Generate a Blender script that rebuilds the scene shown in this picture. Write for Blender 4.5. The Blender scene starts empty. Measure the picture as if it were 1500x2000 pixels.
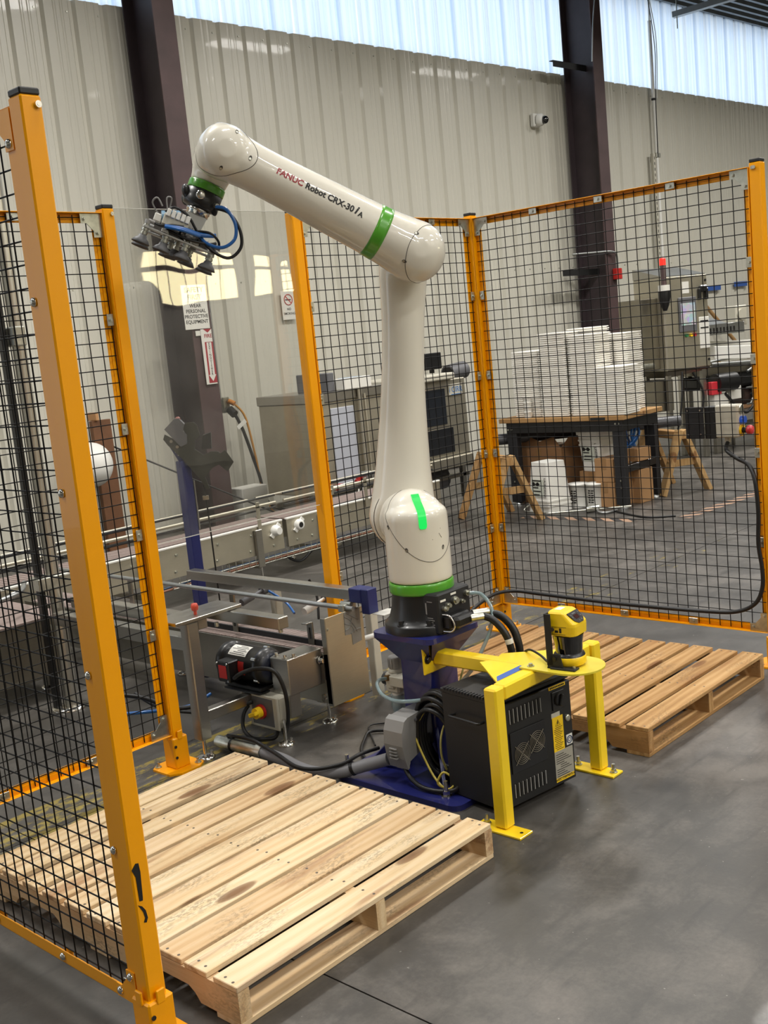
import bpy, bmesh, math, random
from mathutils import Vector, Matrix, Euler
from mathutils.bvhtree import BVHTree
random.seed(7)
S = bpy.context.scene
COL = S.collection
R = math.radians

# ---------------------------------------------------------------- camera, sky, lights, exposure
cd = bpy.data.cameras.new('camera'); cam = bpy.data.objects.new('camera', cd); COL.objects.link(cam)
cam.location = (-1.446, -2.0206, 1.6181)
cam.rotation_euler = (1.4129, 0.0976, -0.8253)
cd.sensor_fit = 'VERTICAL'; cd.sensor_height = 36; cd.lens = 2146.56 / 2000 * 36
cd.clip_start = 0.05; cd.clip_end = 100
S.camera = cam

w = bpy.data.worlds.new('sky'); S.world = w; w.use_nodes = True
bg = w.node_tree.nodes['Background']; bg.inputs[0].default_value = (0.87, 0.94, 1.0, 1); bg.inputs[1].default_value = 2.6

def lamp(name, loc, size, energy, color=(1, 0.97, 0.92), rot=(0, 0, 0), spread=R(160)):
    l = bpy.data.lights.new(name, 'AREA'); l.shape = 'RECTANGLE'; l.size, l.size_y = size
    l.energy = energy; l.color = color; l.spread = spread
    o = bpy.data.objects.new(name, l); COL.objects.link(o); o.location = loc; o.rotation_euler = rot
    return o
# high-bay lamps under the roof; front row and far-right one are added fill
for i, (x, y, e) in enumerate([(-2.0, -7.2, 150), (1.6, -7.2, 260), (5.2, -7.2, 230), (0.4, -4.2, 130), (4.4, -4.2, 140), (8.4, -4.5, 150),
                               (-3.4, -0.6, 40), (0.9, -0.4, 100), (4.6, -0.3, 130), (8.8, -0.5, 150),
                               (-2.4, 3.4, 150), (1.2, 3.2, 190), (5.0, 3.1, 210), (9.0, 2.6, 230), (13.0, 2.4, 230), (17.5, 1.6, 260)]):
    lamp('high_bay_and_fill_lamp', (x, y, 5.75), (1.3, 0.35), e)
S.view_settings.view_transform = 'Standard'; S.view_settings.look = 'None'
S.view_settings.gamma = 1; S.view_settings.use_curve_mapping = False
S.view_settings.exposure = -0.5

# ---------------------------------------------------------------- mesh builder
class MB:
    def __init__(s): s.v = []; s.f = []; s.sm = []; s.M = None
    def add(s, vs, fs, smooth=False):
        b = len(s.v)
        for p in vs:
            p = Vector(p)
            s.v.append(s.M @ p if s.M else p)
        for q in fs: s.f.append([b + i for i in q]); s.sm.append(smooth)
        return s
    def box(s, x0, x1, y0, y1, z0, z1, b=0.0, M=None):
        o = s.M
        if M is not None: s.M = (o @ M) if o else M
        x0, x1 = min(x0, x1), max(x0, x1); y0, y1 = min(y0, y1), max(y0, y1); z0, z1 = min(z0, z1), max(z0, z1)
        b = min(b, (x1-x0)*.49, (y1-y0)*.49, (z1-z0)*.49)
        if b <= 0:
            v = [(x, y, z) for z in (z0, z1) for y in (y0, y1) for x in (x0, x1)]
            s.add(v, [(0, 2, 3, 1), (4, 5, 7, 6), (0, 1, 5, 4), (2, 6, 7, 3), (0, 4, 6, 2), (1, 3, 7, 5)])
        else:
            v = []; idx = {}
            for i in (0, 1):
                for j in (0, 1):
                    for k in (0, 1):
                        X, Y, Z = (x0, x1)[i], (y0, y1)[j], (z0, z1)[k]
                        dx, dy, dz = b*(1-2*i), b*(1-2*j), b*(1-2*k)
                        idx[i, j, k] = len(v)
                        v += [(X, Y+dy, Z+dz), (X+dx, Y, Z+dz), (X+dx, Y+dy, Z)]
            g = lambda i, j, k, a: idx[i, j, k] + a
            f = []
            f.append([g(0,0,0,0), g(0,0,1,0), g(0,1,1,0), g(0,1,0,0)]); f.append([g(1,0,0,0), g(1,1,0,0), g(1,1,1,0), g(1,0,1,0)])
            f.append([g(0,0,0,1), g(1,0,0,1), g(1,0,1,1), g(0,0,1,1)]); f.append([g(0,1,0,1), g(0,1,1,1), g(1,1,1,1), g(1,1,0,1)])
            f.append([g(0,0,0,2), g(0,1,0,2), g(1,1,0,2), g(1,0,0,2)]); f.append([g(0,0,1,2), g(1,0,1,2), g(1,1,1,2), g(0,1,1,2)])
            for j in (0, 1):
                for k in (0, 1):   # edges along x
                    q = [g(0,j,k,1), g(1,j,k,1), g(1,j,k,2), g(0,j,k,2)]; f.append(q if (j == k) == True else q[::-1])
            for i in (0, 1):
                for k in (0, 1):   # along y
                    q = [g(i,0,k,2), g(i,1,k,2), g(i,1,k,0), g(i,0,k,0)]; f.append(q if i == k else q[::-1])
                for j in (0, 1):   # along z
                    q = [g(i,j,0,0), g(i,j,1,0), g(i,j,1,1), g(i,j,0,1)]; f.append(q if i == j else q[::-1])
            for (i, j, k) in idx: f.append([g(i,j,k,0), g(i,j,k,1), g(i,j,k,2)] if (i+j+k) % 2 == 0 else [g(i,j,k,2), g(i,j,k,1), g(i,j,k,0)])
            s.add(v, f)
        s.M = o
        return s
    def cyl(s, p0, p1, r0, r1=None, n=16, cap=True, smooth=True):
        p0, p1 = Vector(p0), Vector(p1); r1 = r0 if r1 is None else r1
        a = (p1-p0).normalized(); u = a.orthogonal().normalized(); w_ = a.cross(u)
        v = []
        for p, r in ((p0, r0), (p1, r1)):
            for i in range(n):
                t = 2*math.pi*i/n; v.append(p + (u*math.cos(t) + w_*math.sin(t))*r)
        s.add(v, [(i, (i+1) % n, n+(i+1) % n, n+i) for i in range(n)], smooth)
        if cap: s.add(v, [list(range(n))[::-1], list(range(n, 2*n))])
        return s
    def lathe(s, prof, o=(0, 0, 0), ax=(0, 0, 1), n=24, smooth=True):
        """prof: (radius, height) along ax"""
        o = Vector(o); a = Vector(ax).normalized(); u = a.orthogonal().normalized(); w_ = a.cross(u)
        v = []; f = []
        for r, h in prof:
            for i in range(n):
                t = 2*math.pi*i/n; v.append(o + a*h + (u*math.cos(t) + w_*math.sin(t))*max(r, 1e-5))
        for k in range(len(prof)-1):
            for i in range(n): f.append((k*n+i, k*n+(i+1) % n, (k+1)*n+(i+1) % n, (k+1)*n+i))
        s.add(v, f, smooth)
        L = len(prof)-1
        if prof[0][0] > 1e-4: s.add(v[:n], [list(range(n))[::-1]])
        if prof[L][0] > 1e-4: s.add(v[L*n:], [list(range(n))])
        return s
    def tube(s, pts, r, n=8, sub=6, closed=False):
        pts = [Vector(p) for p in pts]
        if sub > 1 and len(pts) > 2:
            P = []; m = len(pts)
            for i in range(m if closed else m-1):
                a = pts[(i-1) % m] if (closed or i > 0) else pts[0]; b = pts[i]; c = pts[(i+1) % m]; d = pts[(i+2) % m] if (closed or i+2 < m) else pts[-1]
                for k in range(sub):
                    t = k/sub
                    P.append(0.5*((2*b) + (c-a)*t + (2*a-5*b+4*c-d)*t*t + (3*b-a-3*c+d)*t**3))
            if not closed: P.append(pts[-1])
            pts = P
        m = len(pts); v = []; u = None
        for i in range(m):
            a = (pts[(i+1) % m]-pts[i-1] if closed else pts[min(i+1, m-1)]-pts[max(i-1, 0)])
            if a.length < 1e-9: a = Vector((0, 0, 1))
            a.normalize()
            if u is None: u = a.orthogonal().normalized()
            u = (u - a*u.dot(a)); u = u.normalized() if u.length > 1e-6 else a.orthogonal().normalized()
            w_ = a.cross(u)
            for k in range(n):
                t = 2*math.pi*k/n; v.append(pts[i] + (u*math.cos(t)+w_*math.sin(t))*r)
        f = []
        for i in range(m if closed else m-1):
            j = (i+1) % m
            for k in range(n): f.append((i*n+k, i*n+(k+1) % n, j*n+(k+1) % n, j*n+k))
        s.add(v, f, True)
        if not closed: s.add(v[:n], [list(range(n))[::-1]]); s.add(v[-n:], [list(range(n))])
        return s
    def prism(s, poly, o, u, v, t, smooth=False):
        """2d polygon (ccw) in plane o,u,v ; thickness vector t"""
        o, u, v, t = Vector(o), Vector(u), Vector(v), Vector(t)
        a = [o + u*p[0] + v*p[1] for p in poly]; n = len(a)
        if u.cross(v).dot(t) < 0: a = a[::-1]
        b = [p + t for p in a]
        s.add(a+b, [list(range(n))[::-1], list(range(n, 2*n))])
        s.add(a+b, [(i, (i+1) % n, n+(i+1) % n, n+i) for i in range(n)], smooth)
        return s
    def sphere(s, c, r, n=16, m=10, sc=(1, 1, 1)):
        c = Vector(c); v = []; f = []
        for j in range(m+1):
            ph = math.pi*j/m
            for i in range(n):
                t = 2*math.pi*i/n
                v.append(c + Vector((r*sc[0]*math.sin(ph)*math.cos(t), r*sc[1]*math.sin(ph)*math.sin(t), -r*sc[2]*math.cos(ph))))
        for j in range(m):
            for i in range(n): f.append((j*n+i, j*n+(i+1) % n, (j+1)*n+(i+1) % n, (j+1)*n+i))
        return s.add(v, f, True)
    def bolt(s, p, nrm, r=0.008, h=0.006, hexa=True):
        p, nrm = Vector(p), Vector(nrm).normalized()
        s.cyl(p, p+nrm*h*.3, r*1.5, n=12); s.cyl(p+nrm*h*.3, p+nrm*h, r, r*.9, n=6 if hexa else 12, smooth=not hexa)
        return s
    def mesh(s, name, inv=None):
        me = bpy.data.meshes.new(name)
        vs = [tuple(inv @ p) if inv else tuple(p) for p in s.v]
        me.from_pydata(vs, [], s.f); me.polygons.foreach_set('use_smooth', s.sm); me.update()
        return me

MW = {}                                            # thing -> its matrix
def thing(name, label, cat, loc=(0, 0, 0), rotz=0.0, group=None):
    o = bpy.data.objects.new(name, None); COL.objects.link(o); o.empty_display_size = 0.05
    o.location = loc; o.rotation_euler = (0, 0, rotz); o['label'] = label; o['category'] = cat
    if group: o['group'] = group
    MW[o.name] = Matrix.Translation(loc) @ Matrix.Rotation(rotz, 4, 'Z')
    return o
def root_inv(parent):
    p = parent
    while p.parent: p = p.parent
    return MW[p.name].inverted() if p.name in MW else None
def part(name, mb, mat, parent=None, world=True, label=None, kind=None):
    inv = root_inv(parent) if (world and parent is not None) else None
    me = mb.mesh(name, inv) if isinstance(mb, MB) else mb
    if mat is not None and not me.materials: me.materials.append(mat)
    o = bpy.data.objects.new(name, me); COL.objects.link(o)
    if parent is not None: o.parent = parent
    if label: o['label'] = label
    if kind: o['kind'] = kind
    return o
def tag(o, label, cat, group=None):
    o['label'] = label; o['category'] = cat
    if group: o['group'] = group
    return o
def single(name, mb, mat, label, cat, group=None, loc=None):
    """a thing that is one mesh; origin at loc (world coordinates in mb)"""
    loc = Vector(loc) if loc is not None else Vector((sum(p.x for p in mb.v)/len(mb.v), sum(p.y for p in mb.v)/len(mb.v), min(p.z for p in mb.v)))
    me = mb.mesh(name, Matrix.Translation(-loc)); me.materials.append(mat)
    o = bpy.data.objects.new(name, me); COL.objects.link(o); o.location = loc
    MW[o.name] = Matrix.Translation(loc)
    return tag(o, label, cat, group)
def struct(name, mb, mat, parent=None):
    o = part(name, mb, mat, parent, world=False)
    if parent is None: o['kind'] = 'structure'
    return o
def sp(prof, sub=6):
    P = [Vector((p[0], p[1])) for p in prof]; m = len(P); out = []
    for i in range(m-1):
        a, b, c, d = P[max(i-1, 0)], P[i], P[i+1], P[min(i+2, m-1)]
        for k in range(sub):
            t = k/sub; q = 0.5*((2*b)+(c-a)*t+(2*a-5*b+4*c-d)*t*t+(3*b-a-3*c+d)*t**3); out.append((max(q.x, .0005), q.y))
    return out+[(P[-1].x, P[-1].y)]
def fused(mb, name, voxel=0.006, it=14, fac=0.5):
    me = mb.mesh(name); o = bpy.data.objects.new(name, me); COL.objects.link(o)
    m = o.modifiers.new('r', 'REMESH'); m.mode = 'VOXEL'; m.voxel_size = voxel
    if it: m = o.modifiers.new('s', 'SMOOTH'); m.iterations = it; m.factor = fac
    dg = bpy.context.evaluated_depsgraph_get(); e = o.evaluated_get(dg)
    r = bpy.data.meshes.new_from_object(e); bpy.data.objects.remove(o); bpy.data.meshes.remove(me)
    r.name = name; r.polygons.foreach_set('use_smooth', [True]*len(r.polygons)); r.update()
    return r
def split(me, co, no, name1, name2):
    """cut a mesh by a plane: (positive side, negative side, seam loop)"""
    out = []; loop = []
    for side in (0, 1):
        bm = bmesh.new(); bm.from_mesh(me)
        g = bm.verts[:]+bm.edges[:]+bm.faces[:]
        r = bmesh.ops.bisect_plane(bm, geom=g, plane_co=co, plane_no=no, clear_inner=(side == 0), clear_outer=(side == 1))
        if side == 0:
            ed = [e for e in r['geom_cut'] if isinstance(e, bmesh.types.BMEdge)]
            nb = {}
            for e in ed:
                p, q = e.verts[0], e.verts[1]; nb.setdefault(p, []).append(q); nb.setdefault(q, []).append(p)
            if nb:
                st = next(iter(nb)); cur = st; prev = None
                while True:
                    loop.append(cur.co.copy()); nx = [q for q in nb[cur] if q is not prev]
                    if not nx or len(loop) > 5000: break
                    prev, cur = cur, nx[0]
                    if cur is st: break
        m = bpy.data.meshes.new((name1, name2)[side]); bm.to_mesh(m); bm.free()
        m.polygons.foreach_set('use_smooth', [True]*len(m.polygons)); m.update(); out.append(m)
    return out[0], out[1], loop

_tc = {}
def glyphs(text, size, bold=0.0, italic=0.0, spacing=1.0, align='CENTER'):
    """text outline triangles in its own xy plane -> (verts, faces)"""
    k = (text, size, bold, italic, spacing, align)
    if k in _tc: return _tc[k]
    c = bpy.data.curves.new('lettering', 'FONT'); c.body = text; c.size = size; c.align_x = align; c.align_y = 'CENTER'
    c.offset = bold*size; c.shear = italic; c.space_character = spacing; c.resolution_u = 3
    o = bpy.data.objects.new('lettering', c); COL.objects.link(o)
    e = o.evaluated_get(bpy.context.evaluated_depsgraph_get()); m = e.to_mesh()
    r = ([v.co.copy() for v in m.vertices], [list(p.vertices) for p in m.polygons])
    e.to_mesh_clear(); bpy.data.objects.remove(o); bpy.data.curves.remove(c)
    _tc[k] = r
    return r
def fine_glyphs(text, size, bold=0.0, italic=0.0, sx=1.0, cut=.004):
    v, f = glyphs(text, size, bold=bold, italic=italic, align='LEFT')
    bm = bmesh.new(); vs = [bm.verts.new((p.x*sx, p.y, 0)) for p in v]
    for q in f:
        try: bm.faces.new([vs[i] for i in q])
        except ValueError: pass
    bmesh.ops.triangulate(bm, faces=bm.faces[:])
    for _ in range(3):
        e = [e for e in bm.edges if e.calc_length() > cut]
        if not e: break
        bmesh.ops.subdivide_edges(bm, edges=e, cuts=1); bmesh.ops.triangulate(bm, faces=bm.faces[:])
    bm.verts.index_update(); r = ([p.co.copy() for p in bm.verts], [[q.index for q in g.verts] for g in bm.faces]); bm.free()
    return r
def letters(mb, text, size, M, **kw):
    v, f = glyphs(text, size, **kw); mb.add([M @ p for p in v], f)
    return mb
def frame(o, x, y, z=None):
    x, y = Vector(x).normalized(), Vector(y).normalized(); z = x.cross(y)
    return Matrix(((x.x, y.x, z.x, o[0]), (x.y, y.y, z.y, o[1]), (x.z, y.z, z.z, o[2]), (0, 0, 0, 1)))

# ---------------------------------------------------------------- materials
def hexc(h):
    h = h.lstrip('#'); c = [int(h[i:i+2], 16)/255 for i in (0, 2, 4)]
    return tuple((x/12.92 if x <= .04045 else ((x+.055)/1.055)**2.4) for x in c)+(1,)
class N:
    def __init__(s, name):
        s.m = bpy.data.materials.new(name); s.m.use_nodes = True; s.t = s.m.node_tree; s.t.nodes.clear()
        s.out = s.n('ShaderNodeOutputMaterial')
    def n(s, typ, **kw):
        x = s.t.nodes.new(typ)
        for k, v in kw.items():
            if isinstance(k, str) and k.startswith('i_'): x.inputs[k[2:].replace('_', ' ')].default_value = v
            else: setattr(x, k, v)
        return x
    def l(s, a, b): s.t.links.new(a, b)
    def math(s, op, a, b=None, c=None, clamp=False):
        x = s.n('ShaderNodeMath', operation=op, use_clamp=clamp)
        for i, q in enumerate((a, b, c)):
            if q is None: continue
            if isinstance(q, (int, float)): x.inputs[i].default_value = q
            else: s.l(q, x.inputs[i])
        return x.outputs[0]
    def mix(s, fac, a, b, mode='MIX'):
        x = s.n('ShaderNodeMix', data_type='RGBA', blend_type=mode)
        for sock, q in ((x.inputs[0], fac), (x.inputs[6], a), (x.inputs[7], b)):
            if isinstance(q, (int, float)): sock.default_value = q
            elif isinstance(q, tuple): sock.default_value = q
            else: s.l(q, sock)
        return x.outputs[2]
    def noise(s, vec, scale, detail=4, rough=.55, dist=0.0):
        x = s.n('ShaderNodeTexNoise'); x.inputs['Scale'].default_value = scale; x.inputs['Detail'].default_value = detail
        x.inputs['Roughness'].default_value = rough; x.inputs['Distortion'].default_value = dist
        if vec is not None: s.l(vec, x.inputs['Vector'])
        return x.outputs[0]
    def ramp(s, fac, stops):
        x = s.n('ShaderNodeValToRGB'); e = x.color_ramp.elements
        while len(e) < len(stops): e.new(0.5)
        for q, (p, c) in zip(e, stops): q.position = p; q.color = c if isinstance(c, tuple) else (c, c, c, 1)
        s.l(fac, x.inputs[0]); return x.outputs[0]
    def bump(s, h, strength=.2, dist=.002):
        x = s.n('ShaderNodeBump'); x.inputs['Strength'].default_value = strength; x.inputs['Distance'].default_value = dist
        s.l(h, x.inputs['Height']); return x.outputs[0]
    def obj(s, scale=None):
        c = s.n('ShaderNodeTexCoord').outputs['Object']
        if scale:
            m = s.n('ShaderNodeMapping'); m.inputs['Scale'].default_value = scale; s.l(c, m.inputs['Vector']); return m.outputs[0]
        return c
    def bsdf(s, color=None, rough=.5, metal=0, normal=None, coat=0, spec=.5, emit=None, es=0, trans=0, sub=0):
        b = s.n('ShaderNodeBsdfPrincipled')
        def put(k, q):
            if q is None: return
            if isinstance(q, (int, float, tuple)): b.inputs[k].default_value = q
            else: s.l(q, b.inputs[k])
        put('Base Color', color); put('Roughness', rough); put('Metallic', metal); put('Normal', normal); put('Coat Weight', coat)
        put('Specular IOR Level', spec); b.inputs['Coat Roughness'].default_value = .04
        if emit: put('Emission Color', emit); put('Emission Strength', es)
        if trans: put('Transmission Weight', trans)
        s.l(b.outputs[0], s.out.inputs[0]); return b
def plain(name, color, rough=.5, metal=0, coat=0, var=.0, vs=8, bump=0, bs=200, bd=.0008, spec=.5):
    m = N(name); c = hexc(color); nrm = None
    co = m.obj() if (var or bump) else None
    col = c
    if var:
        nz = m.noise(co, vs, 5)
        col = m.mix(m.ramp(nz, [(.3, 0.0), (.7, 1.0)]), tuple(x*(1-var) for x in c[:3])+(1,), tuple(min(1, x*(1+var)) for x in c[:3])+(1,))
    if bump: nrm = m.bump(m.noise(co, bs, 2), bump, bd)
    m.bsdf(col, rough, metal, nrm, coat, spec)
    return m.m
def steel(name, color='#b9b6ae', rough=.34, stretch=(3, 3, 90), var=.25):
    m = N(name); c = hexc(color); co = m.obj(stretch)
    nz = m.noise(co, 6, 5, .6); big = m.noise(m.obj(), 5, 4)
    col = m.mix(m.math('MULTIPLY', nz, var*2), c, tuple(x*.55 for x in c[:3])+(1,))
    col = m.mix(m.ramp(big, [(.35, 0.0), (.75, .35)]), col, tuple(x*.6 for x in c[:3])+(1,))
    rg = m.math('ADD', m.math('MULTIPLY', nz, .2), rough-.1)
    m.bsdf(col, rg, 1.0, m.bump(nz, .06, .001)); return m.m
def emitter(name, color, strength):
    m = N(name); m.bsdf((0.02, 0.02, 0.02, 1), .3, emit=hexc(color), es=strength); return m.m
def wood(name, light, mid, dark, stain=.45, grey=.25):
    m = N(name); tc = m.n('ShaderNodeTexCoord').outputs['Object']; rnd = m.n('ShaderNodeObjectInfo').outputs['Random']
    off = m.n('ShaderNodeCombineXYZ'); m.l(m.math('MULTIPLY', rnd, 41), off.inputs[0]); m.l(m.math('MULTIPLY', rnd, 17.3), off.inputs[1]); m.l(m.math('MULTIPLY', rnd, 7.7), off.inputs[2])
    va = m.n('ShaderNodeVectorMath', operation='ADD'); m.l(tc, va.inputs[0]); m.l(off.outputs[0], va.inputs[1]); P = va.outputs[0]
    def sc(v):
        q = m.n('ShaderNodeMapping'); q.inputs['Scale'].default_value = v; m.l(P, q.inputs['Vector']); return q.outputs[0]
    warp = m.noise(sc((1.6, 7, 7)), 1.0, 3, .5)
    rings = m.n('ShaderNodeTexWave', wave_type='BANDS', bands_direction='Y'); rings.inputs['Scale'].default_value = 9; rings.inputs['Distortion'].default_value = 9
    rings.inputs['Detail'].default_value = 2; rings.inputs['Detail Scale'].default_value = .6; m.l(sc((.22, 1, 1)), rings.inputs['Vector'])
    fine = m.noise(sc((7, 170, 170)), 1.0, 3, .6)
    g = m.math('ADD', m.math('MULTIPLY', rings.outputs['Fac'], .16), m.math('ADD', m.math('MULTIPLY', warp, .62), m.math('MULTIPLY', fine, .25)))
    col = m.ramp(g, [(.25, hexc(light)), (.55, hexc(mid)), (.85, hexc(dark))])
    tint = m.ramp(m.math('FRACT', m.math('MULTIPLY', rnd, 7.13)), [(0, (1, .99, .95, 1)), (.5, (.95, .9, .82, 1)), (1, (.86, .76, .66, 1))])
    col = m.mix(1.0, col, tint, 'MULTIPLY')
    # resin-brown heart streaks
    st = m.ramp(m.noise(sc((1.4, 16, 16)), 1.0, 4, .55, .6), [(.58, 0.0), (.68, 1.0)])
    col = m.mix(m.math('MULTIPLY', st, stain), col, hexc('#8a5a36'))
    # knots
    vo = m.n('ShaderNodeTexVoronoi', feature='F1'); vo.inputs['Scale'].default_value = 1.0; m.l(sc((2.6, 8.5, 4)), vo.inputs['Vector'])
    kn = m.ramp(vo.outputs['Distance'], [(.08, 1.0), (.17, .8), (.21, 0.0)])
    sel = m.n('ShaderNodeSeparateColor'); m.l(vo.outputs['Color'], sel.inputs[0])
    kn = m.math('MULTIPLY', kn, m.math('GREATER_THAN', sel.outputs[0], .66))
    col = m.mix(m.math('MULTIPLY', kn, .85), col, hexc('#6d4526'))
    # scuffed grey dirt
    di = m.math('MULTIPLY', m.ramp(m.noise(sc((4, 9, 9)), 1.0, 3), [(.52, 0.0), (.7, 1.0)]), m.ramp(m.noise(sc((70, 160, 160)), 1.0, 2), [(.46, 0.0), (.56, 1.0)]))
    col = m.mix(m.math('MULTIPLY', di, grey), col, hexc('#4a4137'))
    m.bsdf(col, .72, 0, m.bump(m.math('ADD', m.math('MULTIPLY', fine, .7), g), .25, .0012), spec=.25)
    return m.m

M_fence = plain('fence_yellow', '#f2a100', .34, coat=.12, bump=.3, bs=320, bd=.0005, spec=.3)
M_fdark = plain('black_cap', '#151515', .5)
M_wire = plain('black_wire', '#070708', .55, spec=.2)
M_zinc = plain('zinc_plate', '#c3c3b8', .36, 1.0, var=.2, vs=30)
M_chrome = plain('bright_bolt', '#d8d6d0', .2, 1.0)
M_steel = steel('stainless')
M_steel_d = steel('stainless_dull', '#a09a8c', .42)
M_galv = steel('galvanised', '#b7b9b8', .45, (4, 4, 4), .3)
M_stand = plain('stand_yellow', '#f4cf1c', .38, coat=.3, bump=.1, bs=60, bd=.001, var=.05, vs=6)
M_blue = plain('pedestal_blue', '#1c2160', .33, coat=.35, bump=.12, bs=90, bd=.0008, var=.12, vs=5)
M_bluecap = plain('cap_blue', '#222a66', .45)
M_robot = plain('robot_white', '#dcd7c9', .36, coat=1.0, spec=.3)
M_green = plain('band_green', '#4f9a26', .3, coat=.4)
M_seam = plain('seam_dark', '#4a4640', .7)
M_black = plain('satin_black', '#141415', .38, coat=.1)
M_blackm = plain('matt_black', '#17171a', .6, bump=.15, bs=500, bd=.0003)
M_rubber = plain('rubber_black', '#101011', .45)
M_grey = plain('plastic_grey', '#8b8a88', .45)
M_greyd = plain('plastic_dark_grey', '#5d5d60', .5)
M_lgrey = plain('enclosure_grey', '#bdb9aa', .45)
M_white = plain('white_plastic', '#e3e2dc', .45)
M_red = plain('red_label', '#b3241f', .45)
M_redbtn = plain('red_button', '#c0303a', .35, coat=.3)
M_yel = plain('scanner_yellow', '#f0c813', .36, coat=.3)
M_ylab = plain('warning_yellow', '#f4c914', .45)
M_ink = plain('ink_black', '#161412', .6)
M_paper = plain('label_white', '#dcdad2', .5)
M_ctn = plain('cardboard', '#a07a52', .8, var=.08, vs=4, bump=.1, bs=40)
M_ctn2 = plain('cardboard_dark', '#8a6543', .8, var=.08, vs=4, bump=.1, bs=40)
M_tapeb = plain('brown_tape', '#8d6a44', .35)
M_hose_b = plain('air_hose_blue', '#1d5fa8', .3, coat=.3)
M_col = plain('column_brown', '#3a3033', .55, var=.18, vs=4)
M_flange = plain('column_flange', '#4a3838', .55, var=.2, vs=4)
M_silver = plain('duct_tape', '#8f8f8b', .42, .15, bump=.4, bs=40, bd=.002)
M_suction = plain('suction_rubber', '#4b4b4d', .55)
M_pvc = plain('conduit_grey', '#77777a', .45)
M_bluetape = plain('blue_tape', '#31579f', .6)
M_wood1 = wood('pallet_pine', '#ebdcc2', '#dcc5a0', '#b9946a', .55, .42)
M_wood2 = wood('pallet_old', '#cbaa7c', '#ac8759', '#7d5b37', .5, .5)
M_wood3 = wood('bench_wood', '#b89a70', '#a3845a', '#876844', .15, .1)

# ---------------------------------------------------------------- the building shell
WY = R(-2.8); DW = Vector((math.cos(WY), math.sin(WY), 0)); NW = Vector((-math.sin(WY), math.cos(WY), 0))
MWALL = Matrix(((DW.x, NW.x, 0, 0), (DW.y, NW.y, 0, 0), (0, 0, 1, 0), (0, 0, 0, 1)))
def wp(x, D, z): return MWALL @ Vector((x, D, z))

def floor_mat():
    m = N('polished_concrete'); P = m.obj()
    big = m.noise(P, .7, 5, .6, .3); mid = m.noise(P, 4.5, 6, .65, .4); fine = m.noise(P, 60, 4, .7)
    f = m.math('ADD', m.math('MULTIPLY', big, .5), m.math('ADD', m.math('MULTIPLY', mid, .38), m.math('MULTIPLY', fine, .12)))
    col = m.ramp(f, [(.36, hexc('#312f2c')), (.5, hexc('#46433f')), (.64, hexc('#6a655f'))])
    # scuffs and tyre marks: stretched dark streaks
    q = m.n('ShaderNodeMapping'); q.inputs['Rotation'].default_value = (0, 0, R(-35)); q.inputs['Scale'].default_value = (2.2, 16, 1); m.l(P, q.inputs['Vector'])
    stq = m.ramp(m.noise(q.outputs[0], 1.1, 5, .6), [(.54, 0.0), (.68, 1.0)])
    col = m.mix(m.math('MULTIPLY', stq, .4), col, hexc('#2a2928'))
    chips = m.ramp(m.noise(P, 46, 2, .5), [(.74, 0.0), (.77, 1.0)])
    col = m.mix(m.math('MULTIPLY', chips, .5), col, hexc('#a5a39c'))
    # worn yellow aisle line beside the slab joint
    sx = m.n('ShaderNodeSeparateXYZ'); m.l(P, sx.inputs[0]); X, Y = sx.outputs[0], sx.outputs[1]
    band = m.math('MULTIPLY', m.math('GREATER_THAN', Y, 1.37), m.math('LESS_THAN', Y, 1.72))
    fade = m.n('ShaderNodeMapRange', clamp=True); fade.inputs[1].default_value = 0.6; fade.inputs[2].default_value = 5.5; fade.inputs[3].default_value = .51; fade.inputs[4].default_value = .40
    m.l(X, fade.inputs[0])
    q2 = m.n('ShaderNodeMapping'); q2.inputs['Scale'].default_value = (3.2, 9, 1); m.l(P, q2.inputs['Vector'])
    wear = m.math('ADD', m.math('MULTIPLY', m.noise(q2.outputs[0], 1.6, 7, .72), .8), m.math('MULTIPLY', fine, .2))
    pm = m.math('MULTIPLY', band, m.math('SMOOTH_MIN', m.math('MULTIPLY', m.math('SUBTRACT', fade.outputs[0], wear), 22, clamp=True), 1.0, .05), clamp=True)
    col = m.mix(m.math('MULTIPLY', pm, .6), col, hexc('#a08c2c'))
    rg = m.math('ADD', .27, m.math('MULTIPLY', mid, .34))
    m.bsdf(col, rg, 0, m.bump(m.math('ADD', fine, m.math('MULTIPLY', mid, .6)), .1, .002), coat=.03, spec=.5)
    return m.m
M_floor = floor_mat()
M_gap = plain('joint_dark', '#1b1a1a', .9)
fl = struct('floor', MB().box(-8, 24, -10, 8, -.12, -.02), M_gap)
for x0, x1 in ((-8, .278), (.283, 24)):
    for y0, y1 in ((-10, 1.483), (1.488, 8)):
        part('floor_slab', MB().box(x0, x1, y0, y1, -.06, 0), M_floor, fl, world=False)

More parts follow.
